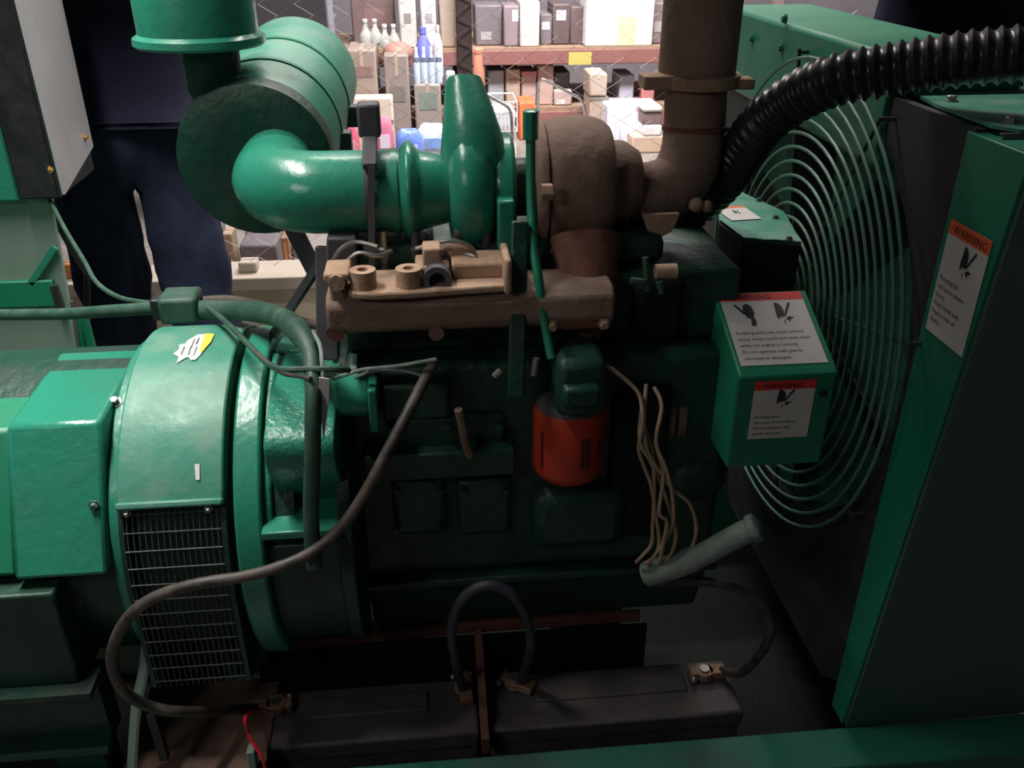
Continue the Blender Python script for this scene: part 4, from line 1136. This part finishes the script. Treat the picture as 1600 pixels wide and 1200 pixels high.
def person(label, cx, cy, fl, fr, turn, trousers, shirt):
    """fl, fr: (x, y) of the two feet; turn: facing angle about z, 0 looks towards -Y"""
    root = thing('person', label, 'person', (cx, cy, 0.0))
    rot = Matrix.Rotation(turn, 3, 'Z')

    def w(x, y, z):
        v = rot @ Vector((x, y, 0))
        return Vector((cx + v.x, cy + v.y, z))
    FL, FR = Vector((fl[0], fl[1], 0)), Vector((fr[0], fr[1], 0))

    def leg(F, side):
        hip = w(side * 0.088, 0, 0.90)
        ank = Vector((F.x, F.y, 0.09))
        kn = hip.lerp(ank, 0.52) + rot @ Vector((0, -0.025, 0))
        return hip, kn, ank
    hl, kl, al = leg(FL, -1)
    hr, kr, ar = leg(FR, 1)
    # one continuous body: pelvis first (root)
    V = [w(0, 0, 0.95), w(0, 0, 1.10), w(0, -0.01, 1.30), w(0, 0.01, 1.43), w(0, 0.0, 1.52), w(0, -0.01, 1.60), w(0, -0.015, 1.70)]
    Rr = [(0.15, 0.10), (0.135, 0.095), (0.16, 0.10), (0.10, 0.075), 0.052, (0.070, 0.080), (0.066, 0.078)]
    Ee = [(i, i + 1) for i in range(6)]
    for h, k, a in ((hl, kl, al), (hr, kr, ar)):
        b = len(V)
        toe = a + rot @ Vector((0, -0.13, -0.055))
        V += [h, k, a, toe]
        Rr += [0.085, 0.058, 0.042, 0.035]
        Ee += [(0, b), (b, b + 1), (b + 1, b + 2), (b + 2, b + 3)]
    hands = []
    for sd_ in (-1, 1):
        b = len(V)
        sh, el, wr = w(sd_ * 0.19, 0.0, 1.42), w(sd_ * 0.25, -0.06, 1.31), w(sd_ * 0.06, -0.22, 1.38 + 0.03 * sd_)
        pm = w(-sd_ * 0.02, -0.235, 1.395 + 0.03 * sd_)
        V += [sh, el, wr, pm]
        Rr += [0.055, 0.042, 0.028, (0.038, 0.018)]
        Ee += [(3, b), (b, b + 1), (b + 1, b + 2), (b + 2, b + 3)]
        for f_ in range(4):
            q = len(V)
            z0 = 1.417 + 0.03 * sd_ - 0.017 * f_
            ln_ = (0.034, 0.040, 0.037, 0.028)[f_]
            V += [w(-sd_ * (0.02 + ln_ * 0.9), -0.24, z0), w(-sd_ * (0.02 + ln_ * 1.7), -0.225, z0 - 0.004)]
            Rr += [0.0085, 0.0075]
            Ee += [(b + 3, q), (q, q + 1)]
        q = len(V)
        V += [w(sd_ * 0.005, -0.25, 1.44 + 0.03 * sd_), w(-sd_ * 0.012, -0.25, 1.465 + 0.03 * sd_)]
        Rr += [0.011, 0.009]
        Ee += [(b + 3, q), (q, q + 1)]
        hands.append((sh, el, wr))
    skin_mesh('body', V, Ee, Rr, M['skin'], root)
    # face and hair
    m = MB(); m.ball(w(0, -0.005, 1.675), 0.098, 18, 12, (0.82, 0.98, 1.22)); head = m.build('head', M['skin'], root)
    m = MB(); m.tube([w(0, -0.092, 1.685), w(0, -0.112, 1.655), w(0, -0.098, 1.648)], [0.008, 0.014, 0.010], 8); m.build('nose', M['skin'], head)
    for s_ in (-1, 1):
        m = MB(); m.ball(w(s_ * 0.032, -0.086, 1.685), 0.011, 10, 8); m.build('eye', M['paper'], head)
        m = MB(); m.ball(w(s_ * 0.081, 0.0, 1.67), 0.022, 8, 8, (0.45, 0.8, 1.3)); m.build('ear', M['skin'], head)
    m = MB(); m.tube([w(-0.025, -0.090, 1.622), w(0, -0.097, 1.620), w(0.025, -0.090, 1.622)], 0.006, 6); m.build('mouth', mat('lips', (0.25, 0.09, 0.07), 0.5), head)
    m = MB(); m.ball(w(0, 0.018, 1.705), 0.100, 18, 12, (0.86, 0.98, 1.05)); m.build('hair', M['hair'], root)
    # trousers over pelvis and legs
    V = [w(0, 0, 0.93), w(0, 0, 1.06)]
    Rr = [(0.165, 0.118), (0.158, 0.112)]
    Ee = [(0, 1)]
    for h, k, a in ((hl, kl, al), (hr, kr, ar)):
        b = len(V)
        d_ = rot @ Vector((0, -0.008, 0))
        V += [h + Vector((0, 0, -0.04)), h.lerp(k, 0.5), k + d_, k.lerp(a, 0.35) + d_ * 0.5, k.lerp(a, 0.62), k.lerp(a, 0.86), a + Vector((0, 0, -0.02))]
        Rr += [0.108, 0.103, 0.094, 0.092, 0.093, 0.096, 0.094]
        Ee += [(0, b)] + [(b + i, b + i + 1) for i in range(6)]
    tr = skin_mesh('trousers', V, Ee, Rr, trousers, root)
    tx = bpy.data.textures.get('cloth_folds') or bpy.data.textures.new('cloth_folds', 'CLOUDS')
    tx.noise_scale = 0.11
    md = tr.modifiers.new('folds', 'DISPLACE')
    md.texture = tx
    md.strength = 0.034
    md.mid_level = 0.5
    V = [w(0, 0, 0.97), w(0, 0, 1.12), w(0, -0.01, 1.30), w(0, 0.01, 1.435)]
    Rr = [(0.192, 0.134), (0.200, 0.130), (0.205, 0.125), (0.105, 0.085)]
    Ee = [(0, 1), (1, 2), (2, 3)]
    for sh, el, wr in hands:
        b = len(V)
        V += [sh, el, el.lerp(wr, 0.85)]
        Rr += [0.068, 0.056, 0.043]
        Ee += [(3, b), (b, b + 1), (b + 1, b + 2)]
    skin_mesh('shirt', V, Ee, Rr, shirt, root, root=1)
    for a in (al, ar):
        m = MB()
        f = rot @ Vector((0, -1, 0))
        m.tube([Vector((a.x, a.y, 0.045)) - f * 0.07, Vector((a.x, a.y, 0.05)) - f * 0.02, Vector((a.x, a.y, 0.045)) + f * 0.08, Vector((a.x, a.y, 0.035)) + f * 0.17], [0.038, 0.045, 0.043, 0.032], 12)
        m.build('shoe', M['shoe'], root)
    return root


fl_, fr_ = at(188, 470, 2.25), at(318, 470, 2.22)
person('person in dark navy jeans standing between alternator and kerb', (fl_.x + fr_.x) / 2 - 0.035, 2.30, (fl_.x - 0.01, 2.26), (fr_.x + 0.02, 2.24), 0.25, M['jeans'], M['navy'])
q = at(1485, 20, 1.98)
person('person in dark navy clothes standing behind the radiator', q.x, 1.98, (q.x - 0.09, 1.97), (q.x + 0.12, 1.99), 0.35, M['navy'], M['navy'])

# ------------------------------------------------------------------ wire fence on the kerb
fe = thing('wire_fence', 'chain-link wire fence with brown posts standing on the beige kerb', 'fence', (0.3, 2.88, kz))
YF = 2.88
p0, p1 = at(713, 60, YF), at(737, 60, YF)
for xx in ((p0.x + p1.x) / 2, -2.9, 2.9):
    hw = (p1.x - p0.x) / 2
    m = MB(); m.box((xx - hw, YF - 0.02, kz - 0.002), (xx + hw, YF + 0.02, 2.35)); m.build('post', M['post'], fe, bevel=0.003)
m = MB(); m.cyl((-2.9, YF, 2.33), (2.9, YF, 2.33), 0.02, n=10); m.build('top_rail', M['post'], fe)
m = MB()
dx, dz = 0.052, 0.032
nz = int((2.3 - kz - 0.03) / dz)
xx, k = -2.6, 0
while xx < 2.6:
    o_ = k % 2
    m.tube([(xx + (dx if (i + o_) % 2 else 0.0), YF - 0.026 + 0.003 * ((i + o_) % 2), kz + 0.02 + dz * i) for i in range(nz)], 0.0011, 3, caps=False)
    xx += dx
    k += 1
wm = m.build('wire_mesh', M['mesh'], fe, smooth=False, kind='stuff')

# ------------------------------------------------------------------ goods, racks and bags beyond the fence
YR = 6.5
zdeck = at(860, 74, YR).z
zbeam0 = at(860, 100, YR).z
ra = thing('pallet_rack', 'long rust red storage rack with a yellow tag on its beam', 'rack', (1.0, 7.0, 0))
xl, xr_ = at(700, 85, YR).x, at(1080, 90, YR).x + 0.6
m = MB(); m.box((xl - 2.8, YR - 0.03, zbeam0), (xr_, YR + 0.03, zdeck - 0.012)); m.build('beam', M['rack'], ra, bevel=0.006)
m = MB(); m.box((xl - 2.8, YR + 0.9, zbeam0), (xr_, YR + 0.96, zdeck - 0.012)); m.build('beam', M['rack'], ra, bevel=0.006)
m = MB(); m.box((xl - 2.8, YR - 0.02, zdeck - 0.012), (xr_, YR + 0.96, zdeck)); m.build('deck', M['wood'], ra)
m = MB(); m.box((xl - 2.8, YR - 0.02, 0.14), (xr_, YR + 0.96, 0.17)); m.build('deck', M['wood'], ra)
m = MB(); m.box((xl - 2.8, YR - 0.03, 0.03), (xr_, YR + 0.03, 0.14)); m.build('beam', M['rack'], ra, bevel=0.006)
for xx in (xl - 2.8, xr_ - 0.06, xl + 0.06):
    for yy in (YR - 0.06, YR + 0.92):
        m = MB(); m.box((xx, yy, 0), (xx + 0.07, yy + 0.07, 2.6)); m.build('upright', M['post'], ra, bevel=0.006)
t0, t1 = at(889, 82, YR - 0.04), at(924, 101, YR - 0.04)
m = MB(); m.box((t0.x, YR - 0.036, t1.z), (t1.x, YR - 0.032, t0.z)); m.build('tag_plate', mat('yellow_tag', (0.50, 0.43, 0.12), 0.5), ra, label='yellow tag on the beam')


def carton(name, label, cat, px0, px1, py0, py1, Y, c, z0=None, depth=0.28, group=None, tape=None, mark=None, style='carton'):
    a, b = at(px0, py0, Y), at(px1, py1, Y)
    zb = b.z if z0 is None else z0
    x0, x1, zt = a.x, b.x, a.z
    m = MB()
    if style == 'jug':
        cxx, r = (x0 + x1) / 2, (x1 - x0) / 2
        h = zt - zb
        m.lathe([(0, r * 0.92), (h * 0.04, r), (h * 0.62, r), (h * 0.80, r * 0.55), (h * 0.86, r * 0.36), (h * 0.87, r * 0.44), (h, r * 0.44)], (cxx, Y + r, zb), (0, 0, 1), 18)
    elif style == 'tin':
        r, h = (x1 - x0) / 2, zt - zb
        m.lathe([(0, r * 0.95), (0.01, r), (h * 0.86, r), (h * 0.90, r * 0.96), (h * 0.91, r * 1.03), (h * 0.985, r * 1.03), (h, r * 0.9)], ((x0 + x1) / 2, Y + r, zb), (0, 0, 1), 20)
    else:
        m.box((x0, Y, zb), (x1, Y + depth, zt))
    o = m.build(name, flat(c), None, bevel=min(0.012, (x1 - x0) * 0.12) if style == 'carton' else 0)
    tag(o, label, cat, group)
    w_, h_ = x1 - x0, zt - zb
    if style == 'carton':
        if tape:
            m = MB(); m.box((x0 + w_ * 0.44, Y - 0.002, zt - h_ * 0.22), (x0 + w_ * 0.56, Y + 0.002, zt + 0.0015)); m.box((x0 + w_ * 0.44, Y, zt - 0.001), (x0 + w_ * 0.56, Y + depth, zt + 0.002))
            m.build('tape', flat(tape), o)
        if mark:
            u0, u1, v0, v1, mc = mark
            m = MB(); m.box((x0 + w_ * u0, Y - 0.0025, zb + h_ * v0), (x0 + w_ * u1, Y + 0.002, zb + h_ * v1)); m.build('printed_panel', flat(mc), o)
        m = MB(); m.box((x0 + w_ * 0.02, Y + depth * 0.495, zt - 0.001), (x0 + w_ * 0.98, Y + depth * 0.505, zt + 0.001)); m.build('flap_seam', flat((0.08, 0.06, 0.05)), o)
    return o


BR, TN, PK, WH, GR, LV = (0.30, 0.235, 0.20), (0.44, 0.34, 0.27), (0.50, 0.34, 0.31), (0.86, 0.84, 0.84), (0.34, 0.35, 0.38), (0.50, 0.50, 0.62)
DK = (0.165, 0.140, 0.155)  # lifted dark tone: haze over the goods is in the colour
carton('carton', 'tall brown carton carrying the clear bottles', 'carton', 540, 597, 78, 231, 6.0, BR, 0.0, 0.42, 'goods beyond the fence', TN, (0.15, 0.85, 0.74, 0.84, (0.24, 0.15, 0.14)))
carton('carton', 'tall brown carton with a red brown rag on top', 'carton', 598.5, 645, 86, 231, 6.0, (0.27, 0.22, 0.20), 0.0, 0.42, 'goods beyond the fence', TN, (0.2, 0.8, 0.52, 0.68, (0.19, 0.17, 0.15)))
carton('carton', 'brown carton with a green oval print under the water bottles', 'carton', 646.5, 692, 132, 231, 6.0, (0.30, 0.255, 0.23), 0.0, 0.42, 'goods beyond the fence', TN, (0.18, 0.82, 0.62, 0.88, (0.20, 0.24, 0.21)))
rg = MB()
a, b = at(600, 86, 6.1), at(642, 66, 6.1)
rg.ball(((a.x + b.x) / 2, 6.2, a.z), 0.095, 14, 8, (1.05, 1.1, 0.75))
tag(rg.build('rag', flat((0.38, 0.20, 0.16))), 'crumpled red brown rag on a tall carton', 'rag')
zt_c = at(570, 78, 6.0).z
for i, px in enumerate((571, 586, 602 - 1, 615)):
    p = at(px, 60, 6.28)
    zz = zt_c if px < 599 else at(620, 86, 6.0).z
    m = MB(); m.lathe([(0, 0.036), (0.01, 0.040), (0.055, 0.040), (0.10, 0.015), (0.125, 0.013), (0.127, 0.017), (0.14, 0.017)], (p.x, 6.34, zz), (0, 0, 1), 14)
    o = tag(m.build('bottle', M['glass']), ('clear bottle nearest the air cleaner on the tall carton', 'clear bottle second from the air cleaner on the tall carton', 'clear bottle behind the red brown rag, on its inner side', 'clear bottle behind the rag, closest to the blue jug')[i], 'bottle', 'clear bottles on the tall cartons')
    m = MB(); m.lathe([(0, 0.016), (0.018, 0.016)], (p.x, 6.34, zz + 0.13), (0, 0, 1), 12); m.build('cap', flat(WH), o)
# shrink-wrapped water bottles
zt_w = at(668, 132, 6.0).z
w0_, w1_ = at(646, 120, 6.02), at(692, 120, 6.02)
for i in range(4):
    xx = w0_.x + (w1_.x - w0_.x) * (i + 0.5) / 4
    r = (w1_.x - w0_.x) / 8.2
    h = at(668, 74, 6.02).z - zt_w
    m = MB(); m.lathe([(0, r * 0.9), (0.01, r), (h * 0.58, r), (h * 0.80, r * 0.5), (h * 0.9, r * 0.4)], (xx, 6.02 + r, zt_w), (0, 0, 1), 14)
    o = tag(m.build('water_bottle', flat((0.55, 0.66, 0.76), 0.2)), ('pale blue water bottle at the row end by the rag', 'pale blue water bottle second from the rag in its row', 'pale blue water bottle third from the rag in its row', 'pale blue water bottle at the row end by the fence post')[i], 'bottle', 'water bottles in a row')
    m = MB(); m.lathe([(h * 0.60, r * 1.01), (h * 0.72, r * 0.78)], (xx, 6.02 + r, zt_w), (0, 0, 1), 14); m.build('label_band', flat((0.10, 0.12, 0.18)), o)
    m = MB(); m.lathe([(h * 0.9, r * 0.45), (h, r * 0.45)], (xx, 6.02 + r, zt_w), (0, 0, 1), 10); m.build('cap', flat(WH), o)
carton('jug', 'blue plastic jug standing behind the water bottles', 'jug', 648, 674, 44, 76, 6.25, (0.16, 0.17, 0.62), at(660, 132, 6.0).z, 0.2, style='jug')
carton('jug', 'white plastic jug standing behind the water bottles', 'jug', 676, 692, 40, 80, 6.25, WH, at(660, 132, 6.0).z, 0.2, style='jug')
for args in [
    ('off-white carton above the bottles, first of the upper row', 620, 652, -25, 66, 6.55, (0.55, 0.52, 0.50), (0.3, 0.7, 0.4, 0.55, (0.25, 0.22, 0.22))),
    ('off-white carton above the blue jug', 655, 683, -25, 66, 6.55, (0.60, 0.58, 0.58), (0.3, 0.75, 0.4, 0.55, (0.35, 0.33, 0.34))),
    ('tan carton close beside the brown fence post, upper shelf', 685, 712, -25, 66, 6.55, TN, None),
    ('dark box behind a pinkish carton on the upper shelf', 742, 785, 8, 70, 6.62, DK, (0.2, 0.6, 0.15, 0.35, (0.35, 0.33, 0.34))),
    ('dim grey-pink carton with a bright spot, upper shelf', 787, 811, 9, 60, 6.56, (0.26, 0.20, 0.22), (0.55, 0.95, 0.62, 0.9, (0.85, 0.75, 0.8))),
    ('pinkish white carton standing alone on the upper shelf', 813, 843, 2, 61, 6.52, (0.80, 0.66, 0.62), None),
    ('dark box with a white ticket beside the pinkish white carton', 845, 862, 22, 72, 6.62, DK, (0.1, 0.8, 0.5, 0.75, (0.6, 0.57, 0.6))),
    ('dark box with a white ticket in mid upper shelf', 864, 890, 6, 72, 6.62, (0.11, 0.08, 0.08), (0.2, 0.75, 0.6, 0.85, (0.6, 0.57, 0.6))),
    ('dark box just before the glaring white cartons', 892, 915, 10, 72, 6.62, (0.12, 0.085, 0.085), None),
    ('glaring white carton, first of the bright four', 918, 944, -25, 63, 6.5, (0.95, 0.95, 0.95), None),
    ('glaring white carton, second of the bright four', 946, 966, -25, 58, 6.5, (0.95, 0.94, 0.93), None),
    ('glaring carton with a yellow-orange face', 967, 994, -25, 68, 6.5, (0.95, 0.93, 0.90), (0.04, 0.96, 0.02, 0.48, (0.92, 0.68, 0.38))),
    ('glaring white carton, last of the bright four', 995, 1019, -25, 69, 6.5, (0.95, 0.95, 0.95), None),
    ('dim brown carton past the bright cartons', 1022, 1046, 4, 70, 6.6, (0.22, 0.17, 0.17), (0.1, 0.7, 0.3, 0.55, (0.4, 0.36, 0.36))),
]:
    lb, x0_, x1_, y0_, y1_, Y_, c_, mk = args
    carton('carton', lb, 'carton', x0_, x1_, y0_, y1_, Y_, c_, zdeck, 0.30, 'goods on the upper shelf', None, mk)
for args in [
    ('blue-grey carton under the beam beside the orange can', 762, 788, 110, 160, 6.56, GR, None),
    ('tan carton under the beam with dark print', 790, 813, 108, 165, 6.55, TN, (0.25, 0.8, 0.62, 0.74, (0.28, 0.2, 0.16))),
    ('pink topped carton under the beam', 815, 838, 112, 160, 6.56, (0.47, 0.33, 0.30), (0.0, 1.0, 0.86, 1.0, (0.5, 0.2, 0.2))),
    ('narrow tan carton under the beam by the chrome tube', 841, 864, 102, 182, 6.54, PK, None),
    ('dark carton behind the bent chrome tube', 866, 890, 112, 140, 6.62, (0.13, 0.12, 0.13), None),
    ('patterned pink carton under the bent chrome tube', 866, 893, 141, 182, 6.52, (0.46, 0.35, 0.33), (0.1, 0.6, 0.1, 0.4, (0.75, 0.6, 0.58))),
    ('lavender carton under the beam', 969, 990, 117, 152, 6.58, LV, None),
    ('small red carton beside the exhaust pipe', 1003, 1022, 137, 155, 6.56, (0.55, 0.20, 0.20), None),
    ('dull violet carton under the lavender one', 952, 1000, 153, 170, 6.60, (0.22, 0.16, 0.22), None),
]:
    lb, x0_, x1_, y0_, y1_, Y_, c_, mk = args
    carton('carton', lb, 'carton', x0_, x1_, y0_, y1_, Y_, c_, 0.17, 0.30, 'goods on the lower shelf', None, mk)
# goods standing on the floor in front of the rack
za_, zb2 = at(935, 150, 6.1).z, 0.0
carton('carton', 'lower tan carton of the two-carton stack', 'carton', 922, 948, 152, 232, 6.1, TN, 0.0, 0.26, 'two stacked tan cartons', None, (0.0, 1.0, 0.93, 1.0, (0.22, 0.2, 0.18)))
carton('carton', 'upper tan carton of the two-carton stack', 'carton', 922, 948, 115, 151, 6.1, (0.48, 0.38, 0.31), za_ - 0.003, 0.26, 'two stacked tan cartons', (0.6, 0.5, 0.4), None)
for i, (x0_, x1_, lb) in enumerate(((950, 969, 'white appliance box nearest the tan stack'), (971, 988, 'white appliance box in the middle of three'), (990, 1004, 'white appliance box with a pink corner'))):
    carton('carton', lb, 'carton', x0_, x1_, 166, 230, 5.9, (0.78, 0.78, 0.88), 0.0, 0.3, 'white boxes by the exhaust pipe', None, (0.3, 0.9, 0.90, 1.0, (0.8, 0.35, 0.45)) if i == 2 else None)
zs1, zs2, zs3 = at(1010, 213, 5.75).z, at(1010, 196, 5.75).z, at(1010, 175, 5.75).z
carton('carton', 'tan carton on the floor under white trays', 'carton', 988, 1036, 213, 250, 5.75, (0.62, 0.45, 0.34), 0.0, 0.3, None)
carton('carton', 'bright white tray end beside the exhaust pipe', 'carton', 1006, 1034, 196, 213, 5.75, WH, zs1, 0.3, None)
carton('carton', 'dark carton between the two white trays', 'carton', 1006, 1034, 175, 196, 5.76, (0.22, 0.15, 0.15), zs2, 0.28, None)
carton('carton', 'bright white strip lidded tray above the white tray end', 'carton', 1005, 1035, 167, 175, 5.75, WH, zs3, 0.3, None)
carton('can', 'orange tan canister next to the brown fence post', 'can', 737, 758, 76, 125, 6.46, (0.62, 0.26, 0.17), 0.17, 0.2, style='tin')
carton('can', 'white canister half hidden by the green discharge neck', 'can', 697, 714, 112, 231, 6.0, WH, 0.0, 0.2, style='tin')
carton('carton', 'bright orange carton above the white wire basket', 'carton', 812, 836, 160, 200, 6.2, (0.85, 0.20, 0.07), 0.0, 0.25, None)
carton('carton', 'pale cream carton behind the dark gauge box', 'carton', 541, 618, 153, 232, 5.85, (0.66, 0.56, 0.47), 0.0, 0.13, None, None, (0.0, 1.0, 0.58, 0.62, (0.3, 0.22, 0.18)))
carton('carton', 'tall dark carton stack edge beside the air cleaner', 'carton', 508, 538, 30, 240, 6.05, DK, 0.0, 0.36, None)  # dark colour stands in for the shade on this stack
carton('carton', 'dark brown carton in shade above the bottles', 'carton', 545, 617, -25, 40, 6.75, (0.15, 0.10, 0.10), zdeck, 0.3, 'goods on the upper shelf', None, (0.3, 0.95, 0.3, 0.6, (0.2, 0.12, 0.12)))


def sack(name, label, px0, px1, py0, py1, Y, c, c2, group, cat='bag'):
    a, b = at(px0, py0, Y), at(px1, py1, Y)
    cx, hw = (a.x + b.x) / 2, (b.x - a.x) / 2
    h = max(a.z, 0.06)
    rnd = random.Random(int(px0 * 7 + py0))
    m = MB()
    m.ball((0, 0, 0), 1.0, 20, 12)
    for v in m.v:
        q_ = Vector((math.copysign(abs(v.x) ** 0.55, v.x), math.copysign(abs(v.y) ** 0.6, v.y), math.copysign(abs(v.z) ** 0.65, v.z)))
        k_ = 1 + rnd.uniform(-0.05, 0.05)
        v.x, v.y, v.z = cx + hw * q_.x * k_, Y + hw * 0.7 * (1 + q_.y * k_), max(0.0, h / 2 * (1 + q_.z * k_))
    o = tag(m.build(name, flat(c, 0.3)), label, cat, group)
    m = MB(); m.box((cx - hw * 0.5, Y - hw * 0.06, h * 0.42), (cx + hw * 0.6, Y + hw * 0.3, h * 0.68)); m.build('printed_band', flat(c2, 0.3), o)
    return o


sack('bag', 'pink plastic pack lying beside the air cleaner', 530, 562, 197, 232, 5.45, (0.72, 0.14, 0.22), (0.8, 0.4, 0.45), 'plastic packs on the floor')
sack('bag', 'pink and white plastic pack behind the gauge box stem', 584, 616, 185, 235, 5.5, (0.75, 0.22, 0.34), (0.85, 0.75, 0.85), 'plastic packs on the floor')
sack('bag', 'shiny blue and white plastic pack on the floor', 616, 662, 205, 245, 5.35, (0.16, 0.26, 0.80), (0.65, 0.72, 0.9), 'plastic packs on the floor')
sack('bag', 'white and blue plastic pack against the green discharge neck', 650, 700, 197, 240, 5.6, (0.62, 0.75, 0.85), (0.25, 0.42, 0.82), 'plastic packs on the floor')
# white wire basket and two bent tubes
wbk = thing('wire_basket', 'white wire basket under the bent tube behind the fence', 'basket', tuple(at(782, 200, 5.6)))
a, b = at(758, 160, 5.6), at(808, 205, 5.6)
x0_, x1_, z0_, z1_ = a.x, b.x, max(b.z, 0.06), a.z
wht = flat(WH, 0.35)
for i in range(9):
    xx = x0_ + (x1_ - x0_) * i / 8
    m = MB(); m.cyl((xx, 5.6, z0_), (xx, 5.6, z1_), 0.004, n=6); m.build('basket_wire', wht, wbk)
for zz in (z0_, (z0_ + z1_) / 2, z1_):
    m = MB(); m.tube([(x0_, 5.6, zz), (x1_, 5.6, zz), (x1_, 5.9, zz), (x0_, 5.9, zz)], 0.005, 6, closed=True); m.build('basket_rim', wht, wbk)
m = MB(); m.box((x0_ + 0.01, 5.62, z0_), (x1_ - 0.01, 5.88, z0_ + 0.12)); m.build('contents', flat((0.80, 0.84, 0.92)), wbk, bevel=0.01)
for xx in (x0_ + 0.01, x1_ - 0.01):
    m = MB(); m.cyl((xx, 5.62, 0), (xx, 5.62, z0_), 0.008, n=6); m.build('basket_foot', wht, wbk)
for lb, pp in (('bent chrome tube handle higher of the two, past the fence', [(848, 124), (872, 136), (893, 147), (905, 153), (911, 163), (914, 178)]), ('bent grey tube handle lower of the two, over the wire basket', [(757, 146), (775, 156), (789, 164), (796, 171), (799, 184), (800, 204)])):
    P_ = [at(x_, y_, 4.6) for x_, y_ in pp]
    P_ = smooth_path(P_, 5)
    P_.append(Vector((P_[-1].x, P_[-1].y, 0.0)))
    P_.insert(0, P_[0] + Vector((-0.02, 0.02, -0.02)))
    P_.insert(0, Vector((P_[0].x, P_[0].y + 0.02, 0.0)))
    m = MB(); m.tube(P_, 0.008, 10)
    tag(m.build('tube_handle', M['chrome'] if 'chrome' in lb else M['steel']), lb, 'handle')
# bits on the floor between kerb and racks, seen under the air cleaner
carton('can', 'small white can on the floor under the air cleaner', 'can', 339, 361, 338, 368, 3.7, WH, 0.0, 0.1, style='jug')
carton('carton', 'tan carton piece under the small white can', 'carton', 346, 364, 366, 384, 3.4, (0.42, 0.30, 0.2), 0.0, 0.1, None)
carton('carton', 'pale carton on the floor under the air cleaner, wide one', 'carton', 380, 417, 350, 382, 3.75, (0.60, 0.55, 0.52), 0.0, 0.2, 'cartons seen under the air cleaner', None, (0.35, 0.55, 0.2, 0.8, (0.35, 0.3, 0.3)))
carton('carton', 'dark flat carton lying low behind the kerb', 'carton', 372, 436, 384, 420, 3.3, DK, 0.0, 0.3, 'cartons seen under the air cleaner')
carton('carton', 'orange edged brown carton behind the kerb', 'carton', 438, 456, 372, 424, 3.2, (0.36, 0.20, 0.12), 0.0, 0.1, 'cartons seen under the air cleaner', None, (0.3, 0.7, 0.45, 0.95, (0.75, 0.34, 0.12)))
carton('carton', 'grey carton behind the kerb next to the brown one', 'carton', 457, 474, 380, 424, 3.25, (0.32, 0.29, 0.29), 0.0, 0.1, 'cartons seen under the air cleaner')
carton('block', 'orange brown block lying on kerb beside the jeans', 'block', 96, 126, 414, 422, 2.84, (0.60, 0.24, 0.07), kz, 0.05)
carton('block', 'pale block lying on kerb past the navy jeans', 'block', 371, 402, 411, 424, 2.84, (0.55, 0.48, 0.40), kz, 0.06)
